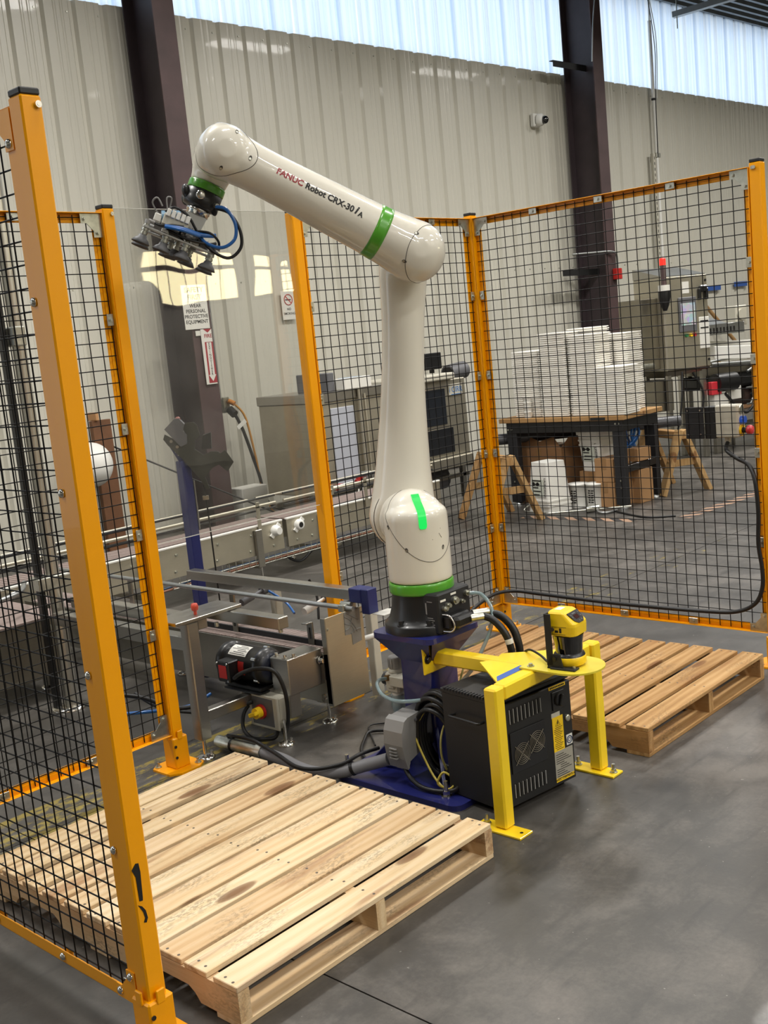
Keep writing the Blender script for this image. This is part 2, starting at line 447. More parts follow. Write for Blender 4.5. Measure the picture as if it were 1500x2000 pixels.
# ribbed metal wall: one sheet = three major ribs (0.3048 m apart) with two low stiffeners between
def sheet(z0, z1, name, mat):
    pr = []
    for k in range(3):
        b = k*.3048
        for x, y in ((0, 0), (.062, 0), (.072, -.004), (.084, -.004), (.094, 0), (.128, 0), (.138, -.004), (.150, -.004), (.160, 0), (.208, 0), (.232, .032), (.262, .032), (.286, 0)):
            pr.append((b+x, y))
    pr.append((.9144, 0))
    v = [(x, y, z) for z in (z0, z1) for x, y in pr]; n = len(pr)
    # return lip so the sheet has thickness
    v += [(x, y+.003, z) for z in (z0, z1) for x, y in pr]
    f = [(i, i+1, n+i+1, n+i) for i in range(n-1)]+[(2*n+i+1, 2*n+i, 3*n+i, 3*n+i+1) for i in range(n-1)]
    f += [(n+i, n+i+1, 3*n+i+1, 3*n+i) for i in range(n-1)]
    me = bpy.data.meshes.new(name); me.from_pydata(v, [], f); me.update(); me.materials.append(mat); return me
M_wall = N('wall_sheet_paint')
_nz = M_wall.noise(M_wall.obj((1, 1, .15)), 3, 4)
M_wall.bsdf(M_wall.mix(_nz, hexc('#c3c0b3'), hexc('#cfccc0')), .34, 0, coat=.15, spec=.5); M_wall = M_wall.m
def translucent_mat():
    m = N('translucent_panel'); P = m.obj((9, 9, .12))
    f = m.noise(P, 1.6, 4, .6)
    c = m.ramp(f, [(.3, (.74, .83, .95, 1)), (.5, (.86, .92, .99, 1)), (.72, (.98, .99, 1, 1))])  # vertical streaks in the colour imitate light and shade on the ribs
    t = m.n('ShaderNodeBsdfTranslucent'); m.l(c, t.inputs[0]); d = m.n('ShaderNodeBsdfDiffuse'); d.inputs[0].default_value = (.8, .84, .9, 1)
    x = m.n('ShaderNodeMixShader'); x.inputs[0].default_value = .85; m.l(d.outputs[0], x.inputs[1]); m.l(t.outputs[0], x.inputs[2]); m.l(x.outputs[0], m.out.inputs[0])
    return m.m
M_trans = translucent_mat()
SEAM, EAVE = 4.72, 5.93
wb = struct('wall_back', MB().box(-4, 22, 6.80, 6.86, 0, SEAM-.06), M_wall); wb.matrix_world = MWALL
win = struct('window_1', MB().box(-4, 22, 6.735, 6.80, SEAM-.03, SEAM+.0, .002), M_white); win.matrix_world = MWALL
lo = sheet(.02, SEAM, 'wall_panel', M_wall); hi = sheet(SEAM-.05, EAVE+.03, 'translucent_panel', M_trans)
for k in range(28):
    o = bpy.data.objects.new('wall_panel', lo); COL.objects.link(o); o.parent = wb; o.location = (-3.93+.9144*k, 6.70, 0)
    o = bpy.data.objects.new('translucent_panel', hi); COL.objects.link(o); o.parent = win; o.location = (-3.80+.9144*k, 6.745, 0)
sc = MB()
for k in range(84):
    for z in (SEAM-.11, 2.28):
        x = -3.93+.3048*k+.19; sc.cyl((x, 6.70, z), (x, 6.693, z), .009, .006, n=8)
o = part('screw_row', sc, M_zinc, wb, world=False, kind='stuff')
M_plain = plain('plain_wall', '#b5b1a4', .6)
# the other three sides, the far one with daylight panels of its own
M_day = emitter('daylit_panel', '#fff0bd', 17.0)
struct('wall_left', MB().box(-8.1, -8, -10, 8, 0, 7), M_plain)
struct('wall_right', MB().box(22, 22.1, -10, 8, 0, 7), M_plain)
wf = struct('wall_front', MB().box(-8, 22, -8.1, -8, 0, 7), M_plain)
for i, (x0, x1) in enumerate(((7.9, 9.50), (9.98, 10.75))):
    wi = struct('window_%d' % (i+2), MB().box(x0-.06, x1+.06, -8, -7.97, 2.36, 3.14), M_col)
    n = int((x1-x0)/.2)
    for k in range(n):
        a = x0+(x1-x0)*k/n; b = x0+(x1-x0)*(k+1)/n-.028
        for z0, z1 in ((2.42, 2.84), (2.90, 3.08)):
            part('pane', MB().box(a, b, -7.985, -7.955, z0, z1), M_day, wi, world=False)
# roof deck: ribs run along the wall
M_deck = plain('roof_deck', '#5c6163', .4, .7, var=.25, vs=3)
pr = []; y = 7.0
while y > -9.5:
    z = EAVE+(6.8-y)*.05
    pr += [(y, z), (y-.05, z), (y-.07, z+.045), (y-.13, z+.045)]; y -= .15
v = [(x, p[0], p[1]) for x in (-8, 22) for p in pr]; n = len(pr)
v += [(x, p[0], p[1]+.03) for x in (-8, 22) for p in pr]
mb = MB(); mb.add(v, [(i, n+i, n+i+1, i+1) for i in range(n-1)]+[(2*n+i, 2*n+i+1, 3*n+i+1, 3*n+i) for i in range(n-1)])
ce = struct('ceiling', mb, M_deck); ce.rotation_euler = (0, 0, WY)

# ---------------------------------------------------------------- steel columns
def column(x, label, braces):
    t = thing('steel_column', label, 'column', wp(x, 6.4, 0), WY)
    h = 5.95; c = MB(); c.M = None
    part('web', MB().box(-.006, .006, -.19, .24, 0, h), M_col, t, world=False)
    part('inner_flange', MB().box(-.11, .11, -.205, -.19, 0, h, .001), M_flange, t, world=False)
    part('outer_flange', MB().box(-.11, .11, .24, .255, 0, h, .001), M_col, t, world=False)
    part('base_plate', MB().box(-.16, .16, -.24, .29, 0, .018, .002), M_col, t, world=False)
    for x0, x1, z in braces:
        part('flange_brace', MB().box(min(x0, x1), max(x0, x1), -.02, .04, z, z+.006).box(min(x0, x1), max(x0, x1), -.02, -.014, z-.07, z), M_fdark, t, world=False)
    return t
column(4.52, 'dark brown steel column by the safety sign, left of the robot wrist', [])
column(11.03, 'dark brown steel column behind the stacked white trays', [(-.70, 0, 4.76), (-.80, 0, 2.22)])

t = thing('alarm_box', 'small red alarm box with grey conduit on the column behind the trays', 'alarm', wp(11.06, 6.17, 2.06), WY)
part('box', MB().box(-.02, .10, -.05, .02, 0, .14, .006), M_red, t, world=False)
part('conduit', MB().tube([(.04, -.02, .14), (.04, -.02, .28), (.0, -.02, .34), (-.12, .0, .36), (-.30, .10, .36), (-.55, .25, .36)], .014), M_galv, t, world=False)
# ---------------------------------------------------------------- things on the wall
def wallsign(name, x, D, z0, w_, h, label, edge=M_paper, mat=M_paper):
    t = thing(name, label, 'sign', wp(x, D, z0), WY)
    part('plate', MB().box(0, w_, -.002, .002, 0, h, .0015), mat, t, world=False)
    return t
FR = lambda x, z: frame((x, -.0028, z), (1, 0, 0), (0, 0, 1))
t = wallsign('safety_sign', 4.335, 6.185, 1.85, .265, .39, 'white safety first notice reading wear personal protective equipment on the column')
a = MB()
letters(a, 'SAFETY', .062, FR(.132, .345), bold=.018); letters(a, 'FIRST', .062, FR(.132, .280), bold=.018)
a.box(.03, .215, -.003, -.0022, .238, .241)
for i, s_ in enumerate(('WEAR', 'PERSONAL', 'PROTECTIVE', 'EQUIPMENT')): letters(a, s_, .044, FR(.132, .205-.047*i), bold=.016)
part('lettering', a, M_ink, t, world=False)
t = wallsign('extinguisher_sign', 4.485, 6.178, 1.35, .120, .495, 'tall red and white fire extinguisher arrow sign beside the column')
a = MB(); a.box(.03, .118, -.003, -.0022, .012, .38); a.prism([(.03, .495), (.118, .495), (.074, .462)], (0, -.003, 0), (1, 0, 0), (0, 0, 1), (0, .0008, 0))
letters(a, 'FIRE', .046, FR(.074, .432), bold=.02)
part('red_print', a, plain('sign_red', '#9c2330', .5), t, world=False)
a = MB(); a.prism([(.048, .375), (.100, .375), (.100, .085), (.114, .085), (.074, .025), (.034, .085), (.048, .085)][::-1], (0, -.0036, 0), (1, 0, 0), (0, 0, 1), (0, .0008, 0))
part('white_arrow', a, M_paper, t, world=False)
a = MB()
for i, c in enumerate('EXTINGUISHER'): letters(a, c, .030, frame((.074, -.0042, .36-.0245*i), (1, 0, 0), (0, 0, 1)), bold=.02)
part('lettering', a, M_ink, t, world=False)
t = thing('small_wall_tag', 'tiny white tag on the column below the safety sign', 'tag', wp(4.435, 6.185, 1.79), WY)
part('plate', MB().box(0, .06, -.003, .002, 0, .045, .001), M_paper, t, world=False)
t = wallsign('no_smoking_sign', 5.85, 6.66, 1.885, .18, .29, 'small white no smoking sign on the ribbed wall')
a = MB()
ring = [(math.cos(q*math.pi/16)*.052+.09, math.sin(q*math.pi/16)*.052+.2) for q in range(32)]
a.tube([(x, -.003, z) for x, z in ring], .005, n=4, sub=1, closed=True); a.box(-.05, .05, -.0035, -.0025, -.005, .005, M=Matrix.Translation((.09, 0, .2)) @ Matrix.Rotation(R(45), 4, 'Y'))
part('red_ring', a, M_red, t, world=False)
a = MB(); a.box(.05, .125, -.003, -.0024, .193, .205); letters(a, 'NO', .034, FR(.09, .105), bold=.02); letters(a, 'SMOKING', .034, FR(.09, .06), bold=.02)
part('lettering', a, M_ink, t, world=False)
# security camera
t = thing('security_camera', 'white dome security camera on the wall left of the second column', 'camera', wp(10.26, 6.66, 4.02), WY)
part('mount', MB().box(-.07, .07, -.03, .03, 0, .16, .01), M_white, t, world=False)
part('housing', MB().lathe([(.075, 0), (.078, .05), (.06, .07)], (.01, -.03, .08), (.35, -1, -.12)), M_white, t, world=False)
part('dome', MB().sphere((.045, -.11, .07), .05), plain('dome_dark', '#0c0c0e', .1, coat=1), t, world=False)
# conduit drop with slotted channel
t = thing('conduit_drop', 'pale vertical conduit with slotted channel running down the far wall', 'conduit', wp(12.97, 6.62, 2.05), WY)
part('pipe', MB().cyl((0, 0, .0), (0, 0, 3.55), .024).cyl((0, 0, 3.5), (.02, 0, 3.9), .012), M_white, t, world=False)
ch = MB().box(-.13, -.125, -.02, .02, 0, 1.75).box(-.075, -.07, -.02, .02, 0, 1.75).box(-.13, -.07, .016, .02, 0, 1.75)
part('slotted_channel', ch.box(-.13, -.07, -.022, -.018, 0, 1.75), M_lgrey, t, world=False)
sl = MB()
for i in range(22): sl.box(-.107, -.093, -.0235, -.021, .03+.078*i, .07+.078*i)
part('slot', sl, M_ink, t, world=False, kind='stuff')
part('clamp', MB().box(-.05, .06, -.03, .02, 1.70, 1.76, .004), M_zinc, t, world=False)
part('clamp', MB().box(-.03, .03, -.03, .02, 2.48, 2.51, .004), M_black, t, world=False)
part('wire', MB().tube([(-.05, -.02, 3.9), (.06, -.03, 3.2), (.01, -.03, 2.5), (-.01, -.03, 1.7)], .006), M_black, t, world=False)
part('wire', MB().tube([(-.04, -.03, 3.9), (.09, -.04, 3.3), (.03, -.04, 2.5)], .006), M_white, t, world=False)
# power outlet and cords by the first column
t = thing('outlet_box', 'metal outlet box with plugs on the wall below the extinguisher sign', 'outlet', wp(4.90, 6.60, 1.03), WY)
part('box', MB().box(-.10, .0, -.03, .05, 0, .15, .004), M_galv, t, world=False)
part('cover', MB().box(.0, .08, -.06, .05, .02, .17, .006), M_zinc, t, world=False)
part('plug', MB().cyl((.06, -.07, .13), (.09, -.12, .10), .024), plain('plug_orange', '#c07a2a', .5), t, world=False)
part('plug', MB().cyl((.06, -.07, .05), (.07, -.13, .0), .04), M_rubber, t, world=False)
part('riser', MB().cyl((.02, .0, .16), (.02, .0, 1.95), .011), M_galv, t, world=False)
single('orange_cord', MB().tube([wp(4.99, 6.47, 1.12), wp(5.07, 6.44, .98), wp(5.12, 6.42, .6), wp(5.16, 6.4, .2), wp(5.24, 6.3, .01), wp(5.5, 6.1, .01)], .011), plain('cord_orange', '#b9812e', .5), 'thin orange cord hanging from the outlet box', 'cord')
single('black_cord', MB().tube([wp(4.97, 6.46, 1.02), wp(5.03, 6.44, .85), wp(5.13, 6.42, .45), wp(5.20, 6.38, .12), wp(5.45, 6.2, .015), wp(5.7, 5.9, .015)], .016), M_rubber, 'thick black cord hanging from the outlet box', 'cord')
part('cord_label', MB().box(-.06, .06, -.002, .002, -.02, .02, M=Matrix.Translation((.10, -.18, -.10)) @ Matrix.Rotation(R(-30), 4, 'Y')), M_paper, t, world=False)
# blue masking tape pieces
for x, z, l, lab in ((14.25, 1.83, .42, 'strip of blue masking tape on the wall right of the tall inspection cabinet'), (15.1, 1.86, .42, 'second strip of blue masking tape, nearer the right fence post'), (15.75, 1.9, .3, 'short end of blue masking tape at the right fence post')):
    single('masking_tape', MB().box(x, x+l, 6.655, 6.662, z, z+.075, M=MWALL), M_bluetape, lab, 'tape')
# brooms against the wall
for x0, x1, lab in ((13.55, 14.35, 'wooden broom handle leaning on the wall, the shorter one'), (14.1, 15.6, 'longer wooden broom handle leaning on the wall')):
    t = thing('broom', lab, 'broom', wp(x1, 6.2, 0), WY)
    part('handle', MB().cyl(wp(x0, 6.62, 1.62), wp(x1, 6.2, .06), .03, n=10), M_wood3, t)
    part('head', MB().box(-.2, .2, -.04, .04, 0, .09, .01), M_ctn2, t, world=False)
# hanging strut under the roof
t = thing('strut_channel', 'galvanised strut channel hung under the roof at the upper right', 'channel', (13.95, 5.4, 5.58))
a = Vector((13.55, 5.75, 5.62)); b = Vector((14.4, 1.5, 5.86)); d = (b-a).normalized(); MM = frame(a, d.cross(Vector((0, 0, 1))), d)
part('rail', MB().box(-.05, .05, 0, (b-a).length, -.006, 0, M=MM).box(-.05, -.044, 0, (b-a).length, 0, .07, M=MM).box(.044, .05, 0, (b-a).length, 0, .07, M=MM), M_galv, t)
part('threaded_rod', MB().cyl(a+d*.05+Vector((0, 0, -.16)), a+d*.05+Vector((0, 0, .6)), .008), M_zinc, t)
part('threaded_rod', MB().cyl(a+d*3.2+Vector((0, 0, -.06)), a+d*3.2+Vector((0, 0, .5)), .008), M_zinc, t)
single('lifting_wire', MB().tube([wp(10.75, 6.1, 4.72), wp(10.78, 6.05, 5.3), wp(10.9, 6.0, 5.93)], .008), M_galv, 'thin steel wire hanging beside the second column', 'wire')

# ---------------------------------------------------------------- safety fence
Z0, Z1, XR, YB, XL, PW = .145, 2.17, 3.136, 1.531, -.179, .05
def post(x, y, label, sides):
    t = thing('fence_post', label, 'post', (x+PW/2, y+PW/2, 0)); h = PW/2
    part('tube', MB().box(-h, h, -h, h, .10, 2.185, .004), M_fence, t, world=False)
    part('cap', MB().box(-h+.001, h-.001, -h+.001, h-.001, 2.185, 2.2, .003), M_fdark, t, world=False)
    s = .036
    part('sleeve', MB().box(-s, s, -s, s, .006, .135, .005).box(-.012, .012, -s-.003, -s+.004, .125, .16, .002).box(-s-.003, -s+.004, -.012, .012, .125, .16, .002), M_fence, t, world=False)
    part('foot_plate', MB().prism([(-.085, -.055), (-.045, -.085), (.045, -.085), (.085, -.055), (.085, .055), (.045, .085), (-.045, .085), (-.085, .055)], (0, 0, 0), (1, 0, 0), (0, 1, 0), (0, 0, .008)), M_fence, t, world=False)
    for sx, sy in ((1, -1), (-1, 1)):
        b = MB().cyl((sx*.06, sy*.052, .008), (sx*.06, sy*.052, .03), .005, n=8); b.bolt((sx*.06, sy*.052, .008), (0, 0, 1), .009, .012)
        part('anchor_bolt', b, M_zinc, t, world=False)
    for z in (.055, .10):
        part('set_screw', MB().cyl((-s*.75, -s-.001, z), (-s*.75, -s-.004, z), .006, n=8), M_fdark, t, world=False)
    for dx, dy in sides:
        b = MB(); p = Vector((dx*h, dy*h, 2.165)); q = Vector((0.012*abs(dy), -.0*abs(dx), 0))
        b.cyl(p+q, p+q+Vector((dx, dy, 0))*.008, .0075, n=12); b.cyl(p+q+Vector((dx, dy, 0))*.008, p+q+Vector((dx, dy, 0))*.0085, .004, n=6)
        part('cap_screw', b, M_chrome, t, world=False)
    return t
P1 = post(XL, .1005, 'large yellow fence post nearest the viewer at the left', [(0, -1)])
P2 = post(.947, YB, 'yellow fence post left of the clear sheet', [(0, -1), (-1, 0)])
P3 = post(1.895, YB, 'yellow fence post right of the clear sheet, behind the robot forearm', [(0, -1)])
P4 = post(XR, YB, 'yellow corner fence post where the back and right mesh panels meet', [(0, -1), (-1, 0)])
P5 = post(XR, 0.0, 'yellow fence post at the right edge beside the mesh panel', [(-1, 0), (-1, .3)])
P6 = post(XL, YB, 'yellow corner fence post out beyond the left edge', [])

hexm = MB(); 
def wire_mesh(L): return MB().cyl((0, 0, 0), (L, 0, 0), .002, n=6)
GUS = [(0, 0), (.085, 0), (.085, .034), (.062, .034), (.034, .062), (.034, .085), (0, .085)]
def panel(name, label, o, u, inn, L, clips_z=(.56, .96, 1.37, 1.78), rear_gusset=False, ncl=3, H=Z1-Z0):
    """o: lower start corner, u: direction along the fence, inn: towards the inside of the cell"""
    u, inn = Vector(u), Vector(inn); t = thing(name, label, 'fence panel', o)
    Mf = frame((0, 0, 0), u, (0, 0, 1)); sg = 1 if Mf.to_3x3().col[2].dot(inn) > 0 else -1     # local: x along, y up, z normal
    z0 = o[2]; W = .036
    def B(x0, x1, y0, y1, z0, z1, b=.0012): return MB().box(x0, x1, y0, y1, sg*z0, sg*z1, b, M=Mf)
    def rail(x0, x1, y0, y1, fx0, fx1, fy0, fy1):
        m = B(x0, x1, y0, y1, -.012, -.009); m.box(fx0, fx1, fy0, fy1, sg*-.012, sg*.02, .001, M=Mf)
        m.box(x0+(.012 if y1-y0 > .1 else 0), x1-(.012 if y1-y0 > .1 else 0), y0+(.012 if y1-y0 < .1 else 0), y1-(.012 if y1-y0 < .1 else 0), sg*-.009, sg*-.0055, 0, M=Mf)
        return m
    part('bottom_rail', rail(0, L, 0, W, 0, L, 0, .003), M_fence, t, world=False)
    part('top_rail', rail(0, L, H-W, H, 0, L, H-.003, H), M_fence, t, world=False)
    part('stile', rail(0, W, W, H-W, 0, .003, 0, H), M_fence, t, world=False)
    part('stile', rail(L-W, L, W, H-W, L-.003, L, 0, H), M_fence, t, world=False)
    # welded wires, 2 inch grid
    nz = int((H-.02)/.0505); z00 = 2.102-.0505*math.floor((2.102-z0-.01)/.0505)-z0
    hm = wire_mesh(L-.02).mesh('horizontal_wire'); hm.materials.append(M_wire)
    Rh = Mf.to_euler()
    k = 0
    while z00+.0505*k < H-.008:
        ob = bpy.data.objects.new('horizontal_wire', hm); COL.objects.link(ob); ob.parent = t; ob.rotation_euler = Rh
        ob.location = Mf @ Vector((.01, z00+.0505*k, sg*.002)); k += 1
    vm = MB().cyl((0, .008, 0), (0, H-.008, 0), .002, n=6).mesh('vertical_wire'); vm.materials.append(M_wire)
    nx = int((L-.02)/.0525); x00 = (L-nx*.0525)/2
    for k in range(nx+1):
        ob = bpy.data.objects.new('vertical_wire', vm); COL.objects.link(ob); ob.parent = t; ob.rotation_euler = Rh
        ob.location = Mf @ Vector((x00+.0525*k, 0, sg*-.002))
    # corner plates and clips on the inside
    for cx, sx in ((0.004, 1), (L-.004, -1)):
        for cy, sy in ((.004, 1), (H-.004, -1)):
            mb = MB(); q = [(p[0]*sx+cx, p[1]*sy+cy) for p in GUS]
            if sx*sy < 0: q = q[::-1]
            mb.prism(q, Mf @ Vector((0, 0, sg*.0045)), Mf.to_3x3().col[0], Mf.to_3x3().col[1], inn*.003)
            for px, py in ((.07, .018), (.018, .07)): mb.bolt(Mf @ Vector((cx+px*sx, cy+py*sy, sg*.0075)), inn, .006, .007, False)
            part('corner_plate', mb, M_zinc, t, world=False)
            if rear_gusset:
                mb = MB(); mb.prism([(p[0]*1.0*sx+cx, p[1]*1.0*sy+cy) for p in GUS][::(1 if sx*sy > 0 else -1)], Mf @ Vector((0, 0, sg*-.012)), Mf.to_3x3().col[0], Mf.to_3x3().col[1], inn*-.004)
                part('gusset_plate', mb, M_fence, t, world=False)
                for px, py in ((.07, .018), (.018, .07)):
                    p = Mf @ Vector((cx+px*sx, cy+py*sy, sg*-.016)); part('round_bolt', MB().lathe([(.0105, 0), (.0095, .004), (.004, .007), (0, .0075)], p, -inn, n=14), M_chrome, t, world=False)
    def clip(x, y, vert):
        a, b = (.014, .022) if vert else (.022, .014)
        mb = B(x-a, x+a, y-b, y+b, .0045, .0075); mb.bolt(Mf @ Vector((x, y, sg*.0075)), inn, .006, .007, False)
        part('panel_clip', mb, M_zinc, t, world=False)
        if rear_gusset:
            p = Mf @ Vector((x, y, sg*-.013)); part('round_bolt', MB().lathe([(.0105, 0), (.0095, .004), (.004, .007), (0, .0075)], p, -inn, n=14), M_chrome, t, world=False)
    for z in clips_z: clip(.018, z-z0, True); clip(L-.018, z-z0, True)
    for i in range(ncl):
        x = L*(i+1)/(ncl+1)
        clip(x, .018, False); clip(x, H-.018, False)
    return t
panel('mesh_panel', 'wide black mesh fence panel in yellow frame at the right side', (XR+.018, .052, Z0), (0, 1, 0), (-1, 0, 0), 1.476)
panel('mesh_panel', 'black mesh fence panel behind the robot between two yellow posts', (1.948, YB+.018, Z0), (1, 0, 0), (0, -1, 0), 1.186)
panel('mesh_panel', 'black mesh fence panel left of the clear sheet, behind the big near post', (XL+.052, YB+.018, Z0), (1, 0, 0), (0, -1, 0), 1.071, ncl=2)
panel('mesh_panel', 'black mesh fence panel at the far left, nearest the viewer', (XL+.018, .152, .098), (0, 1, 0), (1, 0, 0), 1.376, clips_z=(.497, .924, 1.346, 1.766), rear_gusset=True, H=2.074)
# dark burr marks on the near post
mb = MB(); z = 1.0
mb.prism([(-.016, .0), (-.004, .012), (.004, .010), (.006, -.012), (.003, -.075), (.002, -.082), (-.007, -.08), (-.008, -.02)][::-1], (XL+.018, .1003, .466), (1, 0, 0), (0, 0, 1), (0, -.0012, 0))
mb.prism([(-.012, -.088), (-.002, -.095), (.006, -.108), (.009, -.128), (.004, -.138), (-.003, -.135), (.002, -.126), (-.001, -.11)][::-1], (XL+.018, .1003, .466), (1, 0, 0), (0, 0, 1), (0, -.0012, 0))
part('tape_scrap', mb, M_rubber, P1, label='torn black tape scrap')
# clear polycarbonate sheet between the middle posts
def clear_mat():
    m = N('clear_polycarbonate'); P = m.obj((1, 1, 1))
    nb = m.bump(m.noise(m.obj((2.2, 1, 1.6)), 1.6, 1), .075, .02)
    fr = m.n('ShaderNodeFresnel'); bf = m.n('ShaderNodeNewGeometry').outputs['Backfacing']; m.l(m.math('ADD', 1.58, m.math('MULTIPLY', bf, 1/1.58-1.58)), fr.inputs[0]); m.l(nb, fr.inputs['Normal'])
    tr = m.n('ShaderNodeBsdfTransparent'); tr.inputs[0].default_value = (.93, .93, .92, 1)
    gl = m.n('ShaderNodeBsdfGlossy'); gl.inputs['Roughness'].default_value = .015; m.l(nb, gl.inputs['Normal'])
    haze = m.n('ShaderNodeBsdfDiffuse'); haze.inputs[0].default_value = (.8, .8, .78, 1)
    x = m.n('ShaderNodeMixShader'); m.l(fr.outputs[0], x.inputs[0]); m.l(tr.outputs[0], x.inputs[1]); m.l(gl.outputs[0], x.inputs[2])
    y = m.n('ShaderNodeMixShader'); m.l(m.math('MULTIPLY', m.ramp(m.noise(P, 2.5, 3), [(.4, 0.0), (.8, 1.0)]), .05), y.inputs[0]); m.l(x.outputs[0], y.inputs[1]); m.l(haze.outputs[0], y.inputs[2])
    m.l(y.outputs[0], m.out.inputs[0]); return m.m
M_clear = clear_mat()
t = thing('clear_sheet', 'clear plastic safety sheet between two yellow posts above the conveyor', 'safety sheet', (1.446, YB+.02, .905))
part('sheet', MB().box(.998, 1.894, YB+.02, YB+.024, .905, 2.19), M_clear, t)
_me = plain('sheet_edge', '#cfcfc8', .3)
part('edge', MB().box(.998, 1.894, YB+.0195, YB+.0245, .905, .9075), _me, t); part('edge', MB().box(.998, 1.894, YB+.0195, YB+.0245, 2.188, 2.19), _me, t)

# ---------------------------------------------------------------- robot pedestal
PX, PY = 1.51, .64
t = ped = thing('robot_pedestal', 'blue steel pedestal bolted to the floor under the robot arm', 'pedestal', (PX, PY, 0))
def rrect(hx, hy, r, n=4, cx=0, cy=0):
    p = []
    for sx, sy, a0 in ((1, 1, 0), (-1, 1, 90), (-1, -1, 180), (1, -1, 270)):
        for i in range(n+1):
            a = R(a0+90*i/n); p.append((cx+sx*(hx-r)+r*math.cos(a), cy+sy*(hy-r)+r*math.sin(a)))
    return p
part('base_plate', MB().prism(rrect(.30, .30, .04, cx=0, cy=-.035), (0, 0, 0), (1, 0, 0), (0, 1, 0), (0, 0, .02)), M_blue, t, world=False)
hw = .0775
part('column', MB().prism(rrect(hw, hw, .014), (0, 0, .02), (1, 0, 0), (0, 1, 0), (0, 0, .505), True), M_blue, t, world=False)
part('top_plate', MB().prism(rrect(.148, .148, .035), (0, 0, .525), (1, 0, 0), (0, 1, 0), (0, 0, .02)), M_blue, t, world=False)
for sx, sy in ((1, 0), (-1, 0), (0, 1), (0, -1)):
    v = []
    a, b = hw*.92, .135
    lo_, up = [], []
    for k in (-1, 1):
        up.append((sx*.143 if sx else k*b, sy*.143 if sy else k*b, .525)); lo_.append((sx*hw if sx else k*a, sy*hw if sy else k*a, .43))
    inn_ = [(sx*hw*.9 if sx else k*a, sy*hw*.9 if sy else k*a, .525) for k in (-1, 1)]
    v = up+lo_+inn_
    part('flare', MB().add(v, [(0, 1, 3, 2), (0, 2, 4), (1, 5, 3), (0, 4, 5, 1), (2, 3, 5, 4)]), M_blue, t, world=False)
for dx, dy in ((-1, -1), (1, -1), (1, 1), (-1, 1)):      # welded gussets on the base plate
    d = Vector((dx, dy, 0)).normalized(); o = Vector((dx*hw*.9, dy*hw*.9, .02))
    part('gusset', MB().prism([(0, 0), (.17, 0), (.17, .012), (0, .17)], o - d.cross(Vector((0, 0, 1)))*.006, d, (0, 0, 1), d.cross(Vector((0, 0, 1)))*.012), M_blue, t, world=False)
for bx, by in ((-.236, .25), (-.24, -.24), (.24, -.26), (.24, .22)):
    b = MB().cyl((bx, by, .02), (bx, by, .075), .0075, n=10); b.cyl((bx, by, .02), (bx, by, .024), .02, n=16); b.cyl((bx, by, .024), (bx, by, .040), .0135, n=6, smooth=False)
    part('anchor_bolt', b, M_chrome, t, world=False)

# ---------------------------------------------------------------- robot arm
RZ = R(-34.0)
rob = thing('industrial_robot', 'white collaborative robot arm with green bands on the blue pedestal', 'robot', (PX, PY, .545), RZ)
RL = MW[rob.name]
def L3(s, n, z): return Vector((s, n, z-.545))
# base, black
bm_ = MB().lathe([(.150, 0), (.150, .028), (.146, .034), (.138, .036), (.128, .055), (.118, .09), (.113, .13), (.112, .142)], (0, 0, 0), n=48)
part('base', bm_, M_black, rob, world=False)
for a in (215, 262, 310, 35, 130):
    p = Vector((math.cos(R(a))*.132, math.sin(R(a))*.132, .034)); part('base_bolt', MB().cyl(p, p+Vector((0, 0, .004)), .015, n=14).cyl(p+Vector((0, 0, .004)), p+Vector((0, 0, .02)), .010, n=14), M_blackm, rob, world=False)
part('green_band', MB().lathe([(.1125, .140), (.1195, .143), (.1205, .150), (.1205, .172), (.119, .181), (.117, .182)], n=48), M_green, rob, world=False)
# turret with the shoulder joint
tu = MB().lathe([(.1185, .1815), (.1185, .34), (.1185, .418), (.1172, .431), (.113, .441), (.105, .449), (.092, .457), (.06, .474), (.0, .490)], n=64)
tu.lathe(sp([(.0, -.075), (.05, -.068), (.09, -.045), (.112, -.01), (.118, .03)])+[(.118, .095)], L3(0, 0, .940), (0, 1, 0), n=64)
tm = fused(tu, 'turret', .0045, 26)
no = Vector((.25, -1.35, 1.0)).normalized(); co = L3(0, -.115, .815)
cov, body, seam = split(tm, co, no, 'shoulder_cover', 'turret')
part('turret', body, M_robot, rob); part('shoulder_cover', cov, M_robot, rob)
part('seam', MB().tube([p*1.0 for p in seam[::2]], .0012, n=5, sub=1, closed=True), M_seam, rob, world=False)
bvh_t = BVHTree.FromPolygons([v.co[:] for v in tm.vertices], [p.vertices[:] for p in tm.polygons])
def stick(bvh, o, d):
    h = bvh.ray_cast(Vector(o), Vector(d).normalized())
    return (h[0], h[1]) if h[0] else (None, None)
# status light: a lens bent over the front edge of the turret
ph = R(-92); fd = Vector((math.cos(ph), math.sin(ph), 0)); pts = []
for r_ in (.025, .04, .055, .07, .082, .092, .10): pts.append(stick(bvh_t, fd*r_+Vector((0, 0, .7)), (0, 0, -1)))
for z in (.452, .445, .437, .43, .42, .41, .40, .395, .39, .386): pts.append(stick(bvh_t, fd*.4+Vector((0, 0, z-.0)), -fd))
pts = [p for p in pts if p[0]]; sd = Vector((0, 0, 1)).cross(fd); pts.sort(key=lambda p: (p[0].dot(fd) - p[0].z*1.0)); pts = [p for i, p in enumerate(pts) if i == 0 or (p[0]-pts[i-1][0]).length > .0012]
v = []; f = []
for i, (p, nn) in enumerate(pts):
    k = len(pts)-1-i; wd = .0145*(1 if k > 2 else (.62, .86, .96)[k])
    v += [p+nn*.0028-sd*wd, p+nn*.0028+sd*wd, p-nn*.002-sd*wd, p-nn*.002+sd*wd]
for i in range(len(pts)-1):
    a = 4*i; f += [(a, a+1, a+5, a+4), (a, a+4, a+6, a+2), (a+1, a+3, a+7, a+5)]
